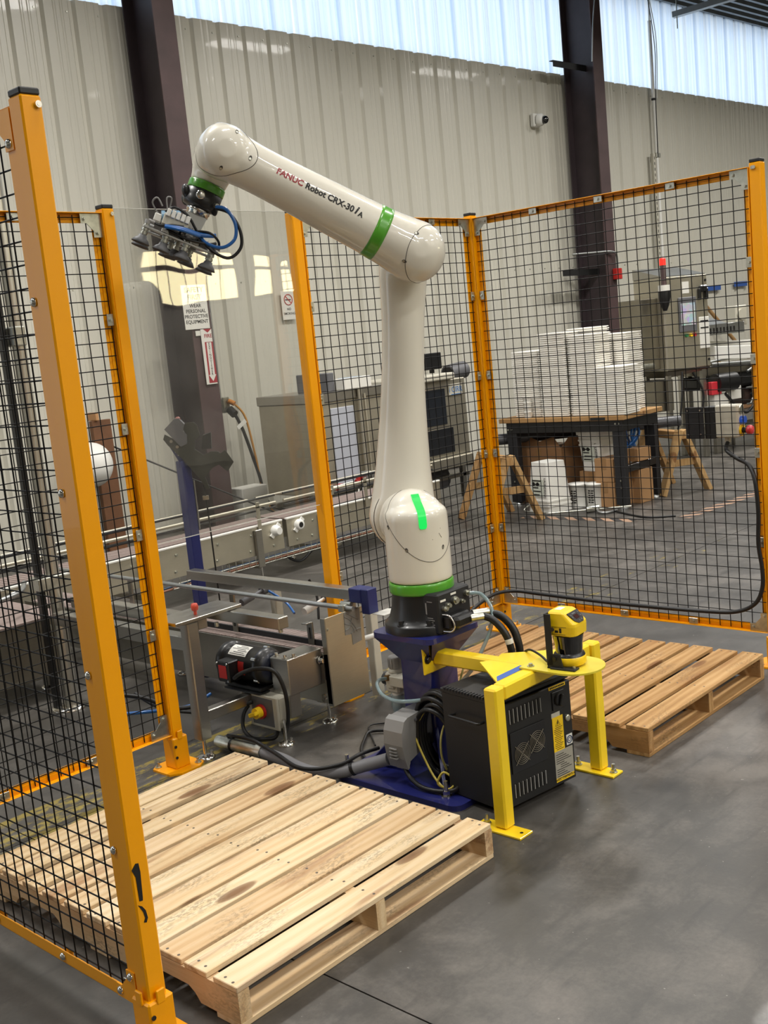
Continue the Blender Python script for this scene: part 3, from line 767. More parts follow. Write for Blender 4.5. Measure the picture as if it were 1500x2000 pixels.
f += [(0, 2, 3, 1), (4*len(pts)-4, 4*len(pts)-3, 4*len(pts)-1, 4*len(pts)-2)]
part('status_light', MB().add(v, f), emitter('status_green', '#00f05e', 1.35), rob, world=False)
# upper arm, offset behind the turret
J2, J3 = L3(-.005, .165, .945), L3(.088, .165, 1.90)
ax = (J3-J2).normalized(); La = (J3-J2).length
ua = MB().lathe(sp([(.02, -.125), (.07, -.105), (.108, -.06), (.122, 0), (.122, .05), (.115, .10), (.106, .17), (.098, .26), (.090, .36), (.083, .48), (.079, .60), (.080, .74), (.086, .84), (.090, .93), (.080, .99), (.05, 1.03), (.015, 1.045)]), J2, ax, n=64)
ua.lathe(sp([(.085, -.072), (.118, -.066), (.128, -.05), (.130, 0), (.118, .05), (.07, .085), (.02, .09)], 4), J2, (0, 1, 0), n=64)
ua.lathe(sp([(.084, -.09), (.088, 0), (.085, .04), (.05, .075), (.01, .08)]), J3, (0, 1, 0), n=64)
part('upper_arm', fused(ua, 'upper_arm', .005, 16), M_robot, rob)
part('seam', MB().tube([J2+Vector((math.cos(a)*.1275, -.055, math.sin(a)*.1275)) for a in [i*math.pi/24 for i in range(48)]], .0012, n=5, sub=1, closed=True), M_seam, rob, world=False)
# forearm in the turret plane
E3, E5 = L3(.088, 0, 1.905), L3(-.541, 0, 2.281)
fx = (E5-E3).normalized(); Lf = (E5-E3).length
fa = MB().lathe(sp([(.02, -.107), (.06, -.092), (.095, -.055), (.108, 0), (.104, .05), (.098, .10), (.0925, .17), (.0895, .25), (.086, .36), (.082, .48), (.080, .58), (.0815, .65), (.089, Lf-.01), (.092, Lf+.02), (.08, Lf+.058), (.05, Lf+.082), (.015, Lf+.094)]), E3, fx, n=64)
fa.lathe(sp([(.03, -.107), (.075, -.085), (.104, -.04), (.106, 0), (.098, .05), (.088, .085)]), E3, (0, 1, 0), n=64)
fa.lathe(sp([(.03, -.095), (.07, -.075), (.089, -.035), (.092, .0), (.085, .04), (.072, .07)]), E5, (0, 1, 0), n=64)
fm = fused(fa, 'forearm', .0045, 18)
bvh_f = BVHTree.FromPolygons([v.co[:] for v in fm.vertices], [p.vertices[:] for p in fm.polygons])
n3 = (fx+Vector((0, 1, 0))).normalized()
rest, c3, seam3 = split(fm, E3+n3*-.04, n3, 'forearm', 'elbow_cover')
n5 = Vector((.35, .87, -.35)).normalized()
rest2, c5, seam5 = split(rest, E5+n5*-.02, n5, 'forearm', 'wrist_cover')
part('forearm', rest2, M_robot, rob); part('elbow_cover', c3, M_robot, rob); part('wrist_cover', c5, M_robot, rob)
for sm in (seam3, seam5): part('seam', MB().tube(sm[::2], .0012, n=5, sub=1, closed=True), M_seam, rob, world=False)
# green band around the forearm: follows its surface
def sleeve_on(bvh, o, axis, h0, h1, off, n=48, inset=.0015):
    axis = axis.normalized(); u = axis.orthogonal().normalized(); w_ = axis.cross(u); prof = []
    hs = [h0, h0+.0004]+[h0+(h1-h0)*k/4 for k in (1, 2, 3)]+[h1-.0004, h1]
    v = []; f = []
    for j, h in enumerate(hs):
        for i in range(n):
            d = u*math.cos(2*math.pi*i/n)+w_*math.sin(2*math.pi*i/n); p, nn = stick(bvh, o+axis*h+d*.4, -d)
            if p is None: p = o+axis*h+d*.08
            v.append(p + d*(off if 0 < j < len(hs)-1 else -inset))
    for j in range(len(hs)-1):
        for i in range(n): f.append((j*n+i, j*n+(i+1) % n, (j+1)*n+(i+1) % n, (j+1)*n+i))
    return MB().add(v, f, True)
part('green_band', sleeve_on(bvh_f, E3, fx, .131, .176, .0012), M_green, rob, world=False)
# screws in the covers
def screwhole(bvh, o, d, axis):
    p, nn = stick(bvh, o, d)
    if p is None: return
    axis = Vector(axis).normalized()
    e = MB(); u = (axis - nn*axis.dot(nn)).normalized(); w_ = nn.cross(u)
    e.prism([(math.cos(a)*.0085, math.sin(a)*.0055) for a in [i*math.pi/8 for i in range(16)]], p+nn*.0002, u, w_, nn*.0007)
    part('screw_recess', e, M_seam, rob, world=False)
    part('cover_screw', MB().cyl(p+nn*.0006-u*.0025, p+nn*.0016-u*.0025, .0042, n=10), M_zinc, rob, world=False)
for s, n_, z in ((-.067, -.097, .859), (.068, -.096, .853), (-.113, -.035, .94)): screwhole(bvh_t, L3(s*4, n_*4, z), Vector((-s, -n_, 0)), (0, .5, 1))
for s, n_, z in ((.076, -.093, 1.959), (.026, -.082, 1.869)): screwhole(bvh_f, L3(s, -.4, z), (0, 1, 0), (1, 0, -.3))
for s, n_, z in ((-.50, -.069, 2.333), (-.466, -.052, 2.246), (-.566, -.069, 2.221)): screwhole(bvh_f, L3(s, -.4, z), (0, 1, 0), (.5, 0, 1))
# scratches on the turret
mb = MB()
for a0, z0, a1, z1 in ((-62, .362, -57, .345), (-59, .352, -56.5, .343), (-77, .343, -76, .3415), (-58, .378, -57.2, .3768)):
    q = []
    for k in range(4):
        a = R(a0+(a1-a0)*k/3); q.append(Vector((math.cos(a)*.1187, math.sin(a)*.1187, z0+(z1-z0)*k/3+.001*(k % 2))))
    mb.tube(q, .0008, n=4, sub=1)
part('scratch', mb, M_ink, rob, world=False)
# lettering on the forearm
def wrap_text(text, size, h0, mat, name, up_deg, bold=.034, sx=1.03, italic=0.0):
    """text starts at h0 (distance from the wrist towards the elbow) and wraps round the tube"""
    vs, fs = fine_glyphs(text, size, bold, italic, sx); d = -fx; vv = []
    up = Vector((0, 0, 1)); up = (up - d*up.dot(d)).normalized(); out = Vector((0, -1, 0))
    for p in vs:
        a = R(up_deg)+p.y/.083; dirv = out*math.cos(a)+up*math.sin(a)
        q, nn = stick(bvh_f, E5+d*(h0+p.x)+dirv*.4, -dirv)
        vv.append((q if q else E5+d*(h0+p.x)+dirv*.085)+dirv*.0009)
    part(name, MB().add(vv, fs), mat, rob, world=False)
    return h0+max(p.x for p in vs)
x = wrap_text('FANUC', .0285, .178, plain('logo_red', '#9a2b30', .4), 'lettering', 9)+.009
x = wrap_text('Robot', .0285, x, M_ink, 'lettering', 9)+.007
x = wrap_text('CRX-30', .0285, x, M_ink, 'lettering', 9)+.004
x = wrap_text('i', .036, x, M_ink, 'lettering', 11, .032, 1.15, .22)+.002
wrap_text('A', .0235, x, M_ink, 'lettering', 6)
# wrist
W5 = L3(-.553, .13, 2.288); tv = Vector((-.45, 0, -.893)).normalized(); bv = Vector((.893, 0, -.45)).normalized(); av = Vector((0, 1, 0))
wr = MB().lathe(sp([(.02, -.082), (.055, -.066), (.078, -.03), (.082, 0), (.076, .04), (.066, .075), (.062, .1)]), W5, tv, n=64)
wr.lathe(sp([(.075, -.10), (.082, -.03), (.075, .03), (.04, .06), (.01, .066)]), W5, (0, 1, 0), n=64)
part('wrist', fused(wr, 'wrist', .0045, 16), M_robot, rob)
part('green_band', MB().lathe([(.060, .0985), (.0645, .100), (.0650, .105), (.0650, .123), (.064, .127), (.06, .128)], W5, tv, n=40), M_green, rob, world=False)
fl_ = MB().lathe([(.060, .1275), (.0635, .129), (.0635, .175), (.060, .184), (.045, .188)], W5, tv, n=40)
part('tool_flange', fl_, M_black, rob, world=False)
lug = MB(); MT = frame(W5, bv, av) # columns: b, a, (b x a)
def TP(b, a, h): return W5+bv*b+av*a+tv*h
for b_, a_, h_, sx in ((-.062, -.02, .150, .016), (-.055, .03, .17, .014), (.05, -.03, .178, .012)):
    lug.sphere(TP(b_, a_, h_), sx, 12, 8, (1, 1.2, 1.5))
part('flange_lug', lug, M_black, rob, world=False)
p = TP(-.012, -.0625, .150); part('teach_button', MB().lathe([(.0155, 0), (.0155, .004), (.012, .006), (.002, .0065)], p, (0, -1, 0), n=20), M_chrome, rob, world=False)
p = TP(.045, -.047, .163); part('air_fitting', MB().cyl(p, p+(bv*.5-av).normalized()*.018, .008, n=10), M_zinc, rob, world=False)
part('tool_adapter', MB().lathe([(.040, .188), (.042, .19), (.042, .200), (.039, .202), (.039, .212), (.030, .214)], W5, tv, n=32), M_chrome, rob, world=False)
# connector block on the base
bk = MB().box(1.425, 1.612, .497, .60, .548, .696, .006)
part('connector_block', bk, M_blackm, rob)
part('connector', MB().box(1.445, 1.560, .462, .500, .565, .615, .006), M_black, rob); part('connector', MB().box(1.452, 1.556, .430, .465, .570, .611, .010), M_black, rob)
part('clip_lever', MB().tube([(1.441, .495, .560), (1.441, .455, .563), (1.444, .441, .585), (1.441, .458, .618), (1.441, .495, .622)], .0032, n=6), M_chrome, rob)
for x, z, r_ in ((1.455, .640, .010), (1.474, .648, .010), (1.515, .657, .015), (1.585, .668, .011), (1.553, .645, .008)):
    part('socket', MB().cyl((x, .497, z), (x, .484, z), r_, n=12).cyl((x, .484, z), (x, .476, z), r_*.75, n=6), M_zinc, rob)
part('tag', MB().box(1.44, 1.47, .495, .498, .665, .672), M_paper, rob); part('tag', MB().box(1.50, 1.53, .495, .498, .678, .685), M_paper, rob)
part('gland', MB().cyl((1.530, .438, .590), (1.572, .412, .590), .015, n=12), M_zinc, rob); part('gland', MB().cyl((1.556, .448, .600), (1.610, .416, .598), .015, n=12), M_zinc, rob)
mb = MB(); FL = frame((1.4245, .552, .632), (0, -1, 0), (0, 0, 1))
for i in range(4): mb.box(-.035, .035-.006*(i % 2), -.05+.008*i, -.047+.008*i, 0, .0006, M=FL)
mb.tube([FL @ Vector(q) for q in ((-.03, .03, 0), (-.018, .03, 0), (-.024, .042, 0))], .0009, n=4, sub=1, closed=True)
mb.box(-.003, .003, -.012, .03, 0, .0006, M=FL).box(.006, .03, .034, .037, 0, .0006, M=FL)
part('print', mb, plain('grey_print', '#8d8d8d', .5), rob)

# ---------------------------------------------------------------- vacuum gripper
Rg = RL   # robot local -> world
def G(b, a, h): return RL @ TP(b, a, h)
gr = thing('vacuum_gripper', 'vacuum gripper of suction cups hanging from the robot wrist', 'gripper', G(0, 0, .214))
lb, la, lh = RL.to_3x3() @ bv, RL.to_3x3() @ av, RL.to_3x3() @ tv
GM = Matrix(((lb.x, la.x, lh.x, 0), (lb.y, la.y, lh.y, 0), (lb.z, la.z, lh.z, 0), (0, 0, 0, 1))); GM.translation = RL @ W5
GM = GM @ Matrix.Translation((-.028, 0, 0))
M_alu = plain('machined_aluminium', '#b3b3b0', .38, .9)
part('bracket', MB().prism([(-.036, .214), (.036, .214), (.024, .30), (-.024, .30)], GM @ Vector((.028, -.032, 0)), lb, lh, la*.010), M_alu, gr)
part('bracket', MB().prism([(-.036, .214), (.036, .214), (.024, .30), (-.024, .30)], GM @ Vector((.028, .022, 0)), lb, lh, la*.010), M_alu, gr)
part('mounting_plate', MB().box(-.05, .055, -.05, .05, .296, .304, .002, M=GM), M_alu, gr)
part('triangle_mark', MB().prism([(-.012, 0), (.012, 0), (0, -.02)], GM @ Vector((.03, -.0325, .282)), lb, lh, la*-.0006), M_ink, gr)
vb = part('valve_block', MB().box(-.075, .015, -.075, -.034, .252, .292, .003, M=GM), M_lgrey, gr)
for i in range(5): part('valve', MB().box(-.07+.017*i, -.056+.017*i, -.082, -.045, .236, .262, .002, M=GM), M_white, vb)
part('ejector', MB().cyl(GM @ Vector((-.08, -.04, .27)), GM @ Vector((-.02, -.04, .245)), .024, n=16), plain('ejector_blue', '#6f93ad', .35), gr)
part('connector', MB().box(-.105, -.078, -.06, -.03, .262, .29, .003, M=GM), M_paper, gr)
for a_ in (-.062, .062):
    part('cross_bar', MB().box(-.128, .128, a_-.012, a_+.012, .318, .325, .001, M=GM), M_alu, gr)
for b_ in (-.055, .055): part('tie_bar', MB().box(b_-.012, b_+.012, -.075, .075, .306, .317, .001, M=GM), M_alu, gr)
cups = [(-.118, -.062), (-.045, -.062), (.028, -.062), (.118, -.062), (-.118, .062), (-.02, .062), (.05, .062), (.118, .062), (0, 0)]
for b_, a_ in cups:
    o = GM @ Vector((b_, a_, 0))
    c = part('suction_cup', MB().lathe([(.010, .350), (.014, .352), (.016, .360), (.024, .366), (.032, .378), (.031, .380), (.014, .368)], o, lh, n=22), M_suction, gr)
    part('stem', MB().cyl(o+lh*.306, o+lh*.352, .0085, n=10).cyl(o+lh*.326, o+lh*.334, .0125, n=6).cyl(o+lh*.340, o+lh*.348, .0115, n=12), M_zinc, c)
    part('elbow_fitting', MB().cyl(o+lh*.296, o+lh*.310, .010, n=10).cyl(o+lh*.298, o+lh*.298+lb*.022, .007, n=8), M_grey, c)
def hose(pts, r, mat): part('hose', MB().tube([GM @ Vector(p) for p in pts], r, n=7), mat, gr)
hose([(-.10, -.062, .298), (-.075, -.07, .30), (-.04, -.075, .285), (.0, -.08, .275)], .0045, M_rubber)
hose([(.135, -.062, .298), (.125, -.07, .275), (.09, -.085, .262), (.05, -.075, .27)], .0045, M_rubber)
hose([(-.06, -.08, .298), (.0, -.09, .285), (.06, -.085, .28), (.11, -.075, .262)], .008, M_hose_b)
hose([(-.06, -.088, .30), (.0, -.098, .29), (.06, -.09, .285)], .006, M_hose_b)
hose([(-.075, -.05, .25), (-.05, -.07, .225), (.0, -.075, .235), (.045, -.07, .27), (.09, -.06, .30)], .005, M_rubber)
hose([(-.05, -.07, .305), (.02, -.08, .31), (.09, -.08, .30), (.12, -.07, .285)], .005, M_rubber)
hose([(-.095, -.04, .262), (-.125, -.05, .235), (-.115, -.06, .215), (-.09, -.06, .235)], .0028, M_grey)
hose([(-.07, -.06, .24), (-.085, -.065, .205), (-.07, -.065, .20), (-.065, -.055, .235)], .0028, M_grey)
for i in range(7):
    a0 = -.06+.022*i; hose([(a0, .01, .30), (a0+.02, -.03, .285-.004*(i % 3)), (a0+.01, -.06, .30), (a0+.03, -.05, .318)], .0042, M_rubber if i % 3 else M_grey)
part('fitting_cluster', MB().box(.01, .07, -.055, -.03, .268, .30, .004, M=GM).box(-.05, .0, -.06, -.05, .296, .322, .003, M=GM).box(.06, .10, -.06, -.03, .30, .32, .005, M=GM), M_grey, gr)
loop = thing('air_hose', 'blue and black hoses looping from the wrist to the gripper', 'hose', G(.1, -.05, .2))
part('blue_hose', MB().tube([G(.05, -.062, .168), G(.085, -.08, .165), G(.13, -.085, .20), G(.145, -.085, .25), G(.115, -.085, .292), G(.06, -.08, .298), G(.03, -.07, .28)], .0062, n=8), M_hose_b, loop)
part('black_hose', MB().tube([G(.052, -.06, .172), G(.10, -.075, .172), G(.15, -.08, .21), G(.175, -.08, .265), G(.15, -.08, .315), G(.09, -.08, .315), G(.04, -.07, .29), G(.02, -.06, .27)], .0058, n=8), M_rubber, loop)

# ---------------------------------------------------------------- robot cables and air line at the base
t = thing('robot_cable', 'pair of thick black cables bending down from the robot base connector', 'cable', (1.6, .36, .45))
part('cable', MB().tube([(1.575, .418, .590), (1.578, .375, .580), (1.585, .335, .54), (1.59, .315, .49), (1.59, .31, .43), (1.585, .33, .32), (1.57, .38, .2)], .0135, n=12), M_rubber, t)
part('cable', MB().tube([(1.612, .418, .590), (1.622, .375, .585), (1.630, .335, .55), (1.632, .312, .50), (1.628, .305, .43), (1.61, .33, .3), (1.59, .38, .2)], .0145, n=12), M_rubber, t)
part('label_ring', MB().cyl((1.588, .318, .512), (1.589, .3145, .495), .0148, n=12), M_paper, t)
def clear_tube_mat():
    m = N('clear_tube'); m.bsdf(hexc('#8fa7ac'), .12, 0, coat=.6, spec=.8); b = [n for n in m.t.nodes if n.type == 'BSDF_PRINCIPLED'][0]
    b.inputs['Alpha'].default_value = .62; return m.m
M_ctube = clear_tube_mat()
FXc, FYc, FZc = 1.50, .80, .18
single('air_line', MB().tube([(1.585, .476, .668), (1.608, .44, .660), (1.615, .405, .61), (1.585, .39, .55), (1.546, .40, .487), (1.486, .42, .409), (1.412, .46, .355), (1.37, .55, .318), (1.335, .65, .306), (1.345, .735, .312), (1.375, .79, .333), (1.41, .81, .340), (1.45, .808, .335)], .0072, n=10), M_ctube, 'clear plastic air line looping from the robot base to the air regulator', 'hose')
t = thing('air_regulator', 'grey air filter regulator with clear bowl beside the blue pedestal', 'regulator', (FXc, FYc, FZc))
part('mount', MB().box(1.44, 1.53, .717, .79, .31, .35, .003).box(1.50, 1.56, .717, .745, .20, .42, .002), M_lgrey, t)
part('body', MB().box(1.462, 1.528, .765, .835, .272, .352, .008).box(1.455, 1.535, .78, .82, .29, .335, .006), M_lgrey, t)
part('bonnet', MB().lathe([(.030, .352), (.030, .362), (.024, .366)], (1.495, .80, 0), n=20), M_lgrey, t)
kn = MB().lathe([(.0255, .366), (.027, .37), (.027, .408), (.025, .412), (.019, .413)], (1.495, .80, 0), n=20)
for i in range(14):
    a = 2*math.pi*i/14; kn.box(-.0012, .0012, .026, .0285, .372, .405, M=Matrix.Translation((1.495, .80, 0)) @ Matrix.Rotation(a, 4, 'Z'))
part('knob', kn, M_grey, t)
part('gauge', MB().cyl((1.495, .835, .315), (1.495, .862, .315), .024, n=18), M_black, t)
part('fitting', MB().cyl((1.462, .808, .335), (1.445, .81, .337), .012, n=10), plain('brass', '#8c6f45', .35, .9), t)
part('bowl_guard', MB().cyl((1.495, .80, .272), (1.495, .80, .215), .024, n=18), M_white, t)
part('bowl', MB().lathe([(.031, .262), (.031, .21), (.026, .188), (.012, .18), (.0, .179)], (1.495, .80, 0), n=20), M_ctube, t)
part('warning_tag', MB().box(1.52, 1.56, .765, .769, .355, .41), plain('dark_red_tag', '#7d1f26', .5), t)

# ---------------------------------------------------------------- pallets
def stringer_mb(L=1.222, w_=.036, h=.08):
    """along x, notched for forks"""
    nt = []
    for c in (.29, .93):
        nt += [(c-.135, 0), (c-.115, .022), (c-.09, .036), (c+.09, .036), (c+.115, .022), (c+.135, 0)]
    poly = [(0, 0)]+nt+[(L, 0), (L, h), (0, h)]
    return MB().prism(poly, (0, w_/2, 0), (1, 0, 0), (0, 0, 1), (0, -w_, 0))
def board_mb(L, wd, th=.016, chip=0):
    m = MB(); m.box(0, L, 0, wd, 0, th, .0018); return m
def pallet(label, loc, rotz, boards, Lx, mat, group, Ly=1.224):
    t = thing('wooden_pallet', label, 'pallet', loc, rotz, group)
    sm = stringer_mb(Ly).mesh('stringer'); sm.materials.append(mat)
    for x in (.018, Lx*.5, Lx-.018):
        o = bpy.data.objects.new('stringer', sm); COL.objects.link(o); o.parent = t; o.location = (x, 0, .0155); o.rotation_euler = (0, 0, R(90))
    cache = {}
    for y0, y1 in boards:
        k = round(y1-y0, 3)
        if k not in cache: cache[k] = board_mb(Lx, k).mesh('deck_board'); cache[k].materials.append(mat)
        o = bpy.data.objects.new('deck_board', cache[k]); COL.objects.link(o); o.parent = t
        o.location = (random.uniform(-.003, .003), y0, .0957+random.uniform(0, .0012)); o.rotation_euler = (0, 0, R(random.uniform(-.15, .15)))
        ns = MB()
        for x in (.018, Lx*.5, Lx-.018):
            for q in (.28, .72):
                px, py = x+random.uniform(-.008, .008), (y1-y0)*q+random.uniform(-.006, .006)
                ns.cyl((px, py, .0158), (px, py, .0164), .0042, n=8)
        part('nail_head', ns, plain_nail, o, world=False)
    for y0 in (0.0, Ly/2-.05, Ly-.095):
        o = part('bottom_board', board_mb(Lx, .095), mat, t, world=False); o.location = (0, y0, 0)
    return t
plain_nail = plain('nail_head', '#6b6259', .5, .7)
pallet('pale pine pallet in the foreground, in front of the near fence post', (0, 0, 0), .0115,
       [(0, .091), (.117, .206), (.221, .319), (.335, .432), (.448, .543), (.558, .652), (.671, .769), (.791, .886), (.914, 1.0), (1.035, 1.124), (1.138, 1.224)], 1.027, M_wood1, None)
pallet('older brown pallet behind the yellow guard frame at the right', (1.945, -.012, 0), .006,
       [(.117*k, .117*k+.094-.006*(k % 3 == 1)) for k in range(11)], 1.003, M_wood2, None, 1.264)

# ---------------------------------------------------------------- yellow scanner guard frame
t = gd = thing('scanner_guard', 'yellow tube frame carrying the laser scanner in front of the controller', 'frame', (1.205, .10, 0))
TB = .05; X1, X2, GY0, GY1 = 1.180, 1.737, .075, .125
for x0, nm in ((X1, 0), (X2, 1)):
    part('leg', MB().box(x0, x0+TB, GY0-.012*nm, GY1-.012*nm, .008, .482, .006), M_stand, t)
    fp = MB().box(x0-.022, x0+TB-.004, .005-.002*nm, GY1+.07, 0, .008, .0015)
    part('foot_plate', fp, M_stand, t)
    for yy in ((.165,) if nm == 0 else (.022, .17)):
        b = MB().cyl((x0+.014, yy, .008), (x0+.014, yy, .04), .006, n=10).cyl((x0+.014, yy, .008), (x0+.014, yy, .011), .014, n=14).cyl((x0+.014, yy, .011), (x0+.014, yy, .022), .010, n=6, smooth=False)
        part('anchor_bolt', b, M_zinc, t)
    if nm == 0: part('bolt_hole', MB().cyl((x0+.014, .026, .0079), (x0+.014, .026, .0085), .006, n=14), M_ink, t)
part('crossbar', MB().box(X1+TB, X2, GY0, GY1, .432, .482, .006), M_stand, t)
part('arm', MB().box(1.435, 1.487, GY1, .553, .43, .482, .006), M_stand, t)
part('arm_flange', MB().box(1.385, 1.545, .5525, .5623, .400, .510, .004), M_stand, t)
for x in (1.406, 1.520):
    part('flange_bolt', MB().bolt((x, .5525, .457), (0, -1, 0), .011, .012), M_black, t)
part('gusset', MB().prism([(1.255, GY1-.001), (1.437, GY1-.001), (1.437, .29), (1.405, .31)], (0, 0, .474), (1, 0, 0), (0, 1, 0), (0, 0, .006)), M_stand, t)
part('gusset', MB().prism([(1.485, GY1-.001), (1.66, GY1-.001), (1.52, .30), (1.485, .29)], (0, 0, .474), (1, 0, 0), (0, 1, 0), (0, 0, .006)), M_stand, t)
part('tape_strip', MB().prism([(1.262, GY1+.002), (1.425, GY1+.002), (1.432, .158), (1.30, .158)], (0, 0, .4803), (1, 0, 0), (0, 1, 0), (0, 0, .0008)), M_bluetape, t)
pl = [(1.395, .135), (1.395, -.02)]
cxp, cyp, rp = 1.495, -.02, .10
pl += [(cxp+rp*math.cos(R(a)), cyp+rp*math.sin(R(a))) for a in range(190, 351, 10)] + [(1.595, -.02), (1.595, .10), (1.575, .135)]
part('scanner_plate', MB().prism(pl, (0, 0, .4822), (1, 0, 0), (0, 1, 0), (0, 0, .006)), plain('plate_yellow', '#dcc93a', .4, coat=.2), t)
part('plate_bolt', MB().bolt((1.42, .105, .488), (0, 0, 1), .008, .010), M_zinc, t)

# ---------------------------------------------------------------- laser scanner
t = thing('laser_scanner', 'yellow and black safety laser scanner on the yellow plate', 'scanner', (1.497, .0, .4885), R(6))
def lat(z, f, w_, d, fr):      # plan outline: flat back, curved front (towards -y)
    p = []
    for i in range(13):
        a = math.pi*(1+i/12); p.append((w_*math.cos(a), fr*math.sin(a)))
    return p+[(w_, d), (-w_, d)]
def loft(levels, cap=True):
    m = MB(); v = []; n = len(levels[0][1])
    for z, q in levels: v += [(x, y, z) for x, y in q]
    f = []
    for k in range(len(levels)-1):
        for i in range(n): f.append((k*n+i, k*n+(i+1) % n, (k+1)*n+(i+1) % n, (k+1)*n+i))
    m.add(v, f, False); m.add(v[:n], [list(range(n))[::-1]]); m.add(v[-n:], [list(range(n))]); return m
part('base_ring', MB().lathe([(.050, .004), (.056, .010), (.056, .030), (.053, .034)], n=36), M_yel, t, world=False)
part('base_lid', MB().lathe([(.053, .034), (.050, .041), (.043, .046)], n=36), M_black, t, world=False)
part('window', MB().lathe([(.0445, .045), (.047, .075), (.0525, .106)], n=36), plain('scan_window', '#060607', .08, coat=1), t, world=False)
hd = loft([(.106, rrect(.044, .046, .022, 5)), (.110, rrect(.050, .052, .022, 5)), (.140, rrect(.050, .053, .02, 5)), (.149, rrect(.049, .052, .02, 5)), (.182, rrect(.046, .034, .016, 5, 0, .017)), (.187, rrect(.041, .029, .014, 5, 0, .018))])
part('head', hd, M_yel, t, world=False)
FD = frame((0, -.0350, .1655), (1, 0, 0), Vector((0, .035, .033)))
dsp = part('display', MB().prism([(-.036, .022), (-.03, -.012), (-.015, -.024), (.015, -.024), (.03, -.012), (.036, .022)], FD @ Vector((0, 0, .0)), FD.to_3x3().col[0], FD.to_3x3().col[1], FD.to_3x3().col[2]*.0025), M_black, t, world=False)
part('screen', MB().box(-.014, .012, -.008, .008, .0025, .0032, M=FD), plain('dim_screen', '#3a1a16', .2), dsp, world=False)
mb = MB()
for x, y in ((.024, .012), (.024, -.002), (.012, -.016), (-.004, -.017), (-.026, .010), (-.025, .002)): mb.cyl(FD @ Vector((x, y, .0024)), FD @ Vector((x, y, .0034)), .003, n=8)
mb.box(-.014, .008, .012, .016, .0025, .003, M=FD)
part('key', mb, M_greyd, dsp, world=False)
part('label', MB().box(-.012, .024, .015, .038, .1872, .1876), M_paper, t, world=False)
mb = MB(); FS = frame((-.0503, .012, .128), (0, -1, 0), (0, 0, 1))
for a_, b_, c_, d_ in ((-.018, .03, -.014, -.0128), (-.018, -.0168, -.014, .012), (-.018, .034, .0108, .012), (-.008, .004, -.008, .0), (.008, .016, -.008, .008)): mb.box(a_, b_, c_, d_, 0, .0005, M=FS)
part('print', mb, M_ink, t, world=False)
br = MB().box(-.066, -.062, .026, .05, .01, .185, .001).box(-.066, .045, .046, .05, .14, .185, .001)
br.prism([(-.03, .0), (.03, .0), (.018, .05), (-.02, .05)], (-.066, .02, .0), (0, 1, 0), (0, 0, 1), (.004, 0, 0))
part('bracket', br, M_blackm, t, world=False)
part('bracket_foot', MB().box(-.074, -.040, -.055, .035, 0.0, .006, .001), M_blackm, t, world=False)
for y in (-.045, .02): part('foot_screw', MB().cyl((-.058, y, .006), (-.058, y, .013), .005, n=10), M_zinc, t, world=False)
for z in (.035, .135): part('bracket_screw', MB().cyl((-.066, .02, z), (-.070, .02, z), .007, n=12), M_black, t, world=False)
single('scanner_cable', MB().tube([(1.628, .30, .45), (1.60, .27, .462), (1.55, .20, .497), (1.50, .12, .502), (1.455, .06, .50), (1.44, .045, .52)], .0042, n=8), M_rubber, 'thin black cable running along the yellow arm to the scanner', 'cable')

# ---------------------------------------------------------------- robot controller
CX, CY, CW, CDp, CH = 1.267, .150, .357, .262, .396
t = ctl = thing('robot_controller', 'black robot controller cabinet with two fan grilles under the yellow frame', 'controller', (CX, CY, .0215), R(-7.7))
part('case', MB().box(0, CW, .012, CDp, 0, CH-.02, .003), M_blackm, t, world=False)
part('lid', MB().box(-.003, CW+.003, -.004, CDp+.003, CH-.028, CH-.012, .003), M_blackm, t, world=False)
for i in range(16): part('vent_tooth', MB().box(-.006, .016, .02+.0145*i, .028+.0145*i, CH-.016, CH-.006, .001), M_blackm, t, world=False)
part('side_handle', MB().tube([(-.0, .20, .30), (-.028, .20, .302), (-.030, .17, .303), (-.030, .09, .303), (-.028, .06, .302), (0, .06, .30)], .0045, n=8, sub=4), M_black, t, world=False)
door = part('door', MB().box(.006, CW-.002, -.012, .011, .006, CH-.032, .003), M_black, t, world=False)
def sl(x0, x1, z0, z1, n):
    for i in range(n):
        x = x0+(x1-x0)*i/(n-1); part('louver', MB().box(x-.0022, x+.0022, -.0150, -.0118, z0, z1, .0008), M_grey if i % 2 == 0 else M_black, door, world=False)
part('louver_recess', MB().box(.046, .204, -.0125, -.0115, .288, .346), M_ink, door, world=False); part('louver_recess', MB().box(.046, .204, -.0125, -.0115, .030, .086), M_ink, door, world=False)
sl(.05, .20, .292, .342, 17); sl(.05, .20, .034, .082, 17)
part('fan_plate', MB().box(.042, .212, -.0165, -.012, .120, .262, .001), M_blackm, door, world=False)
M_grill = plain('grille_wire', '#8e8677', .4, .5)
for cx, cz in ((.092, .180), (.166, .200)):
    g = MB()
    for r_ in (.009, .016, .023, .030, .0365): g.tube([(cx+r_*math.cos(2*math.pi*i/22), -.0195, cz+r_*math.sin(2*math.pi*i/22)) for i in range(22)], .00095, n=4, sub=1, closed=True)
    for a in (45, 135, 225, 315): g.cyl((cx, -.0185, cz), (cx+.047*math.cos(R(a)), -.0185, cz+.047*math.sin(R(a))), .0014, n=5)
    part('fan_grille', g, M_grill, door, world=False)
    part('fan', MB().cyl((cx, -.0168, cz), (cx, -.0172, cz), .034, n=22), M_ink, door, world=False)
sw = part('main_switch', MB().box(.258, .320, -.016, -.012, .276, .342, .002), M_black, door, world=False)
part('dial', MB().lathe([(.023, 0), (.023, .004), (.019, .008)], (.290, -.016, .312), (0, -1, 0), n=24), M_blackm, sw, world=False)
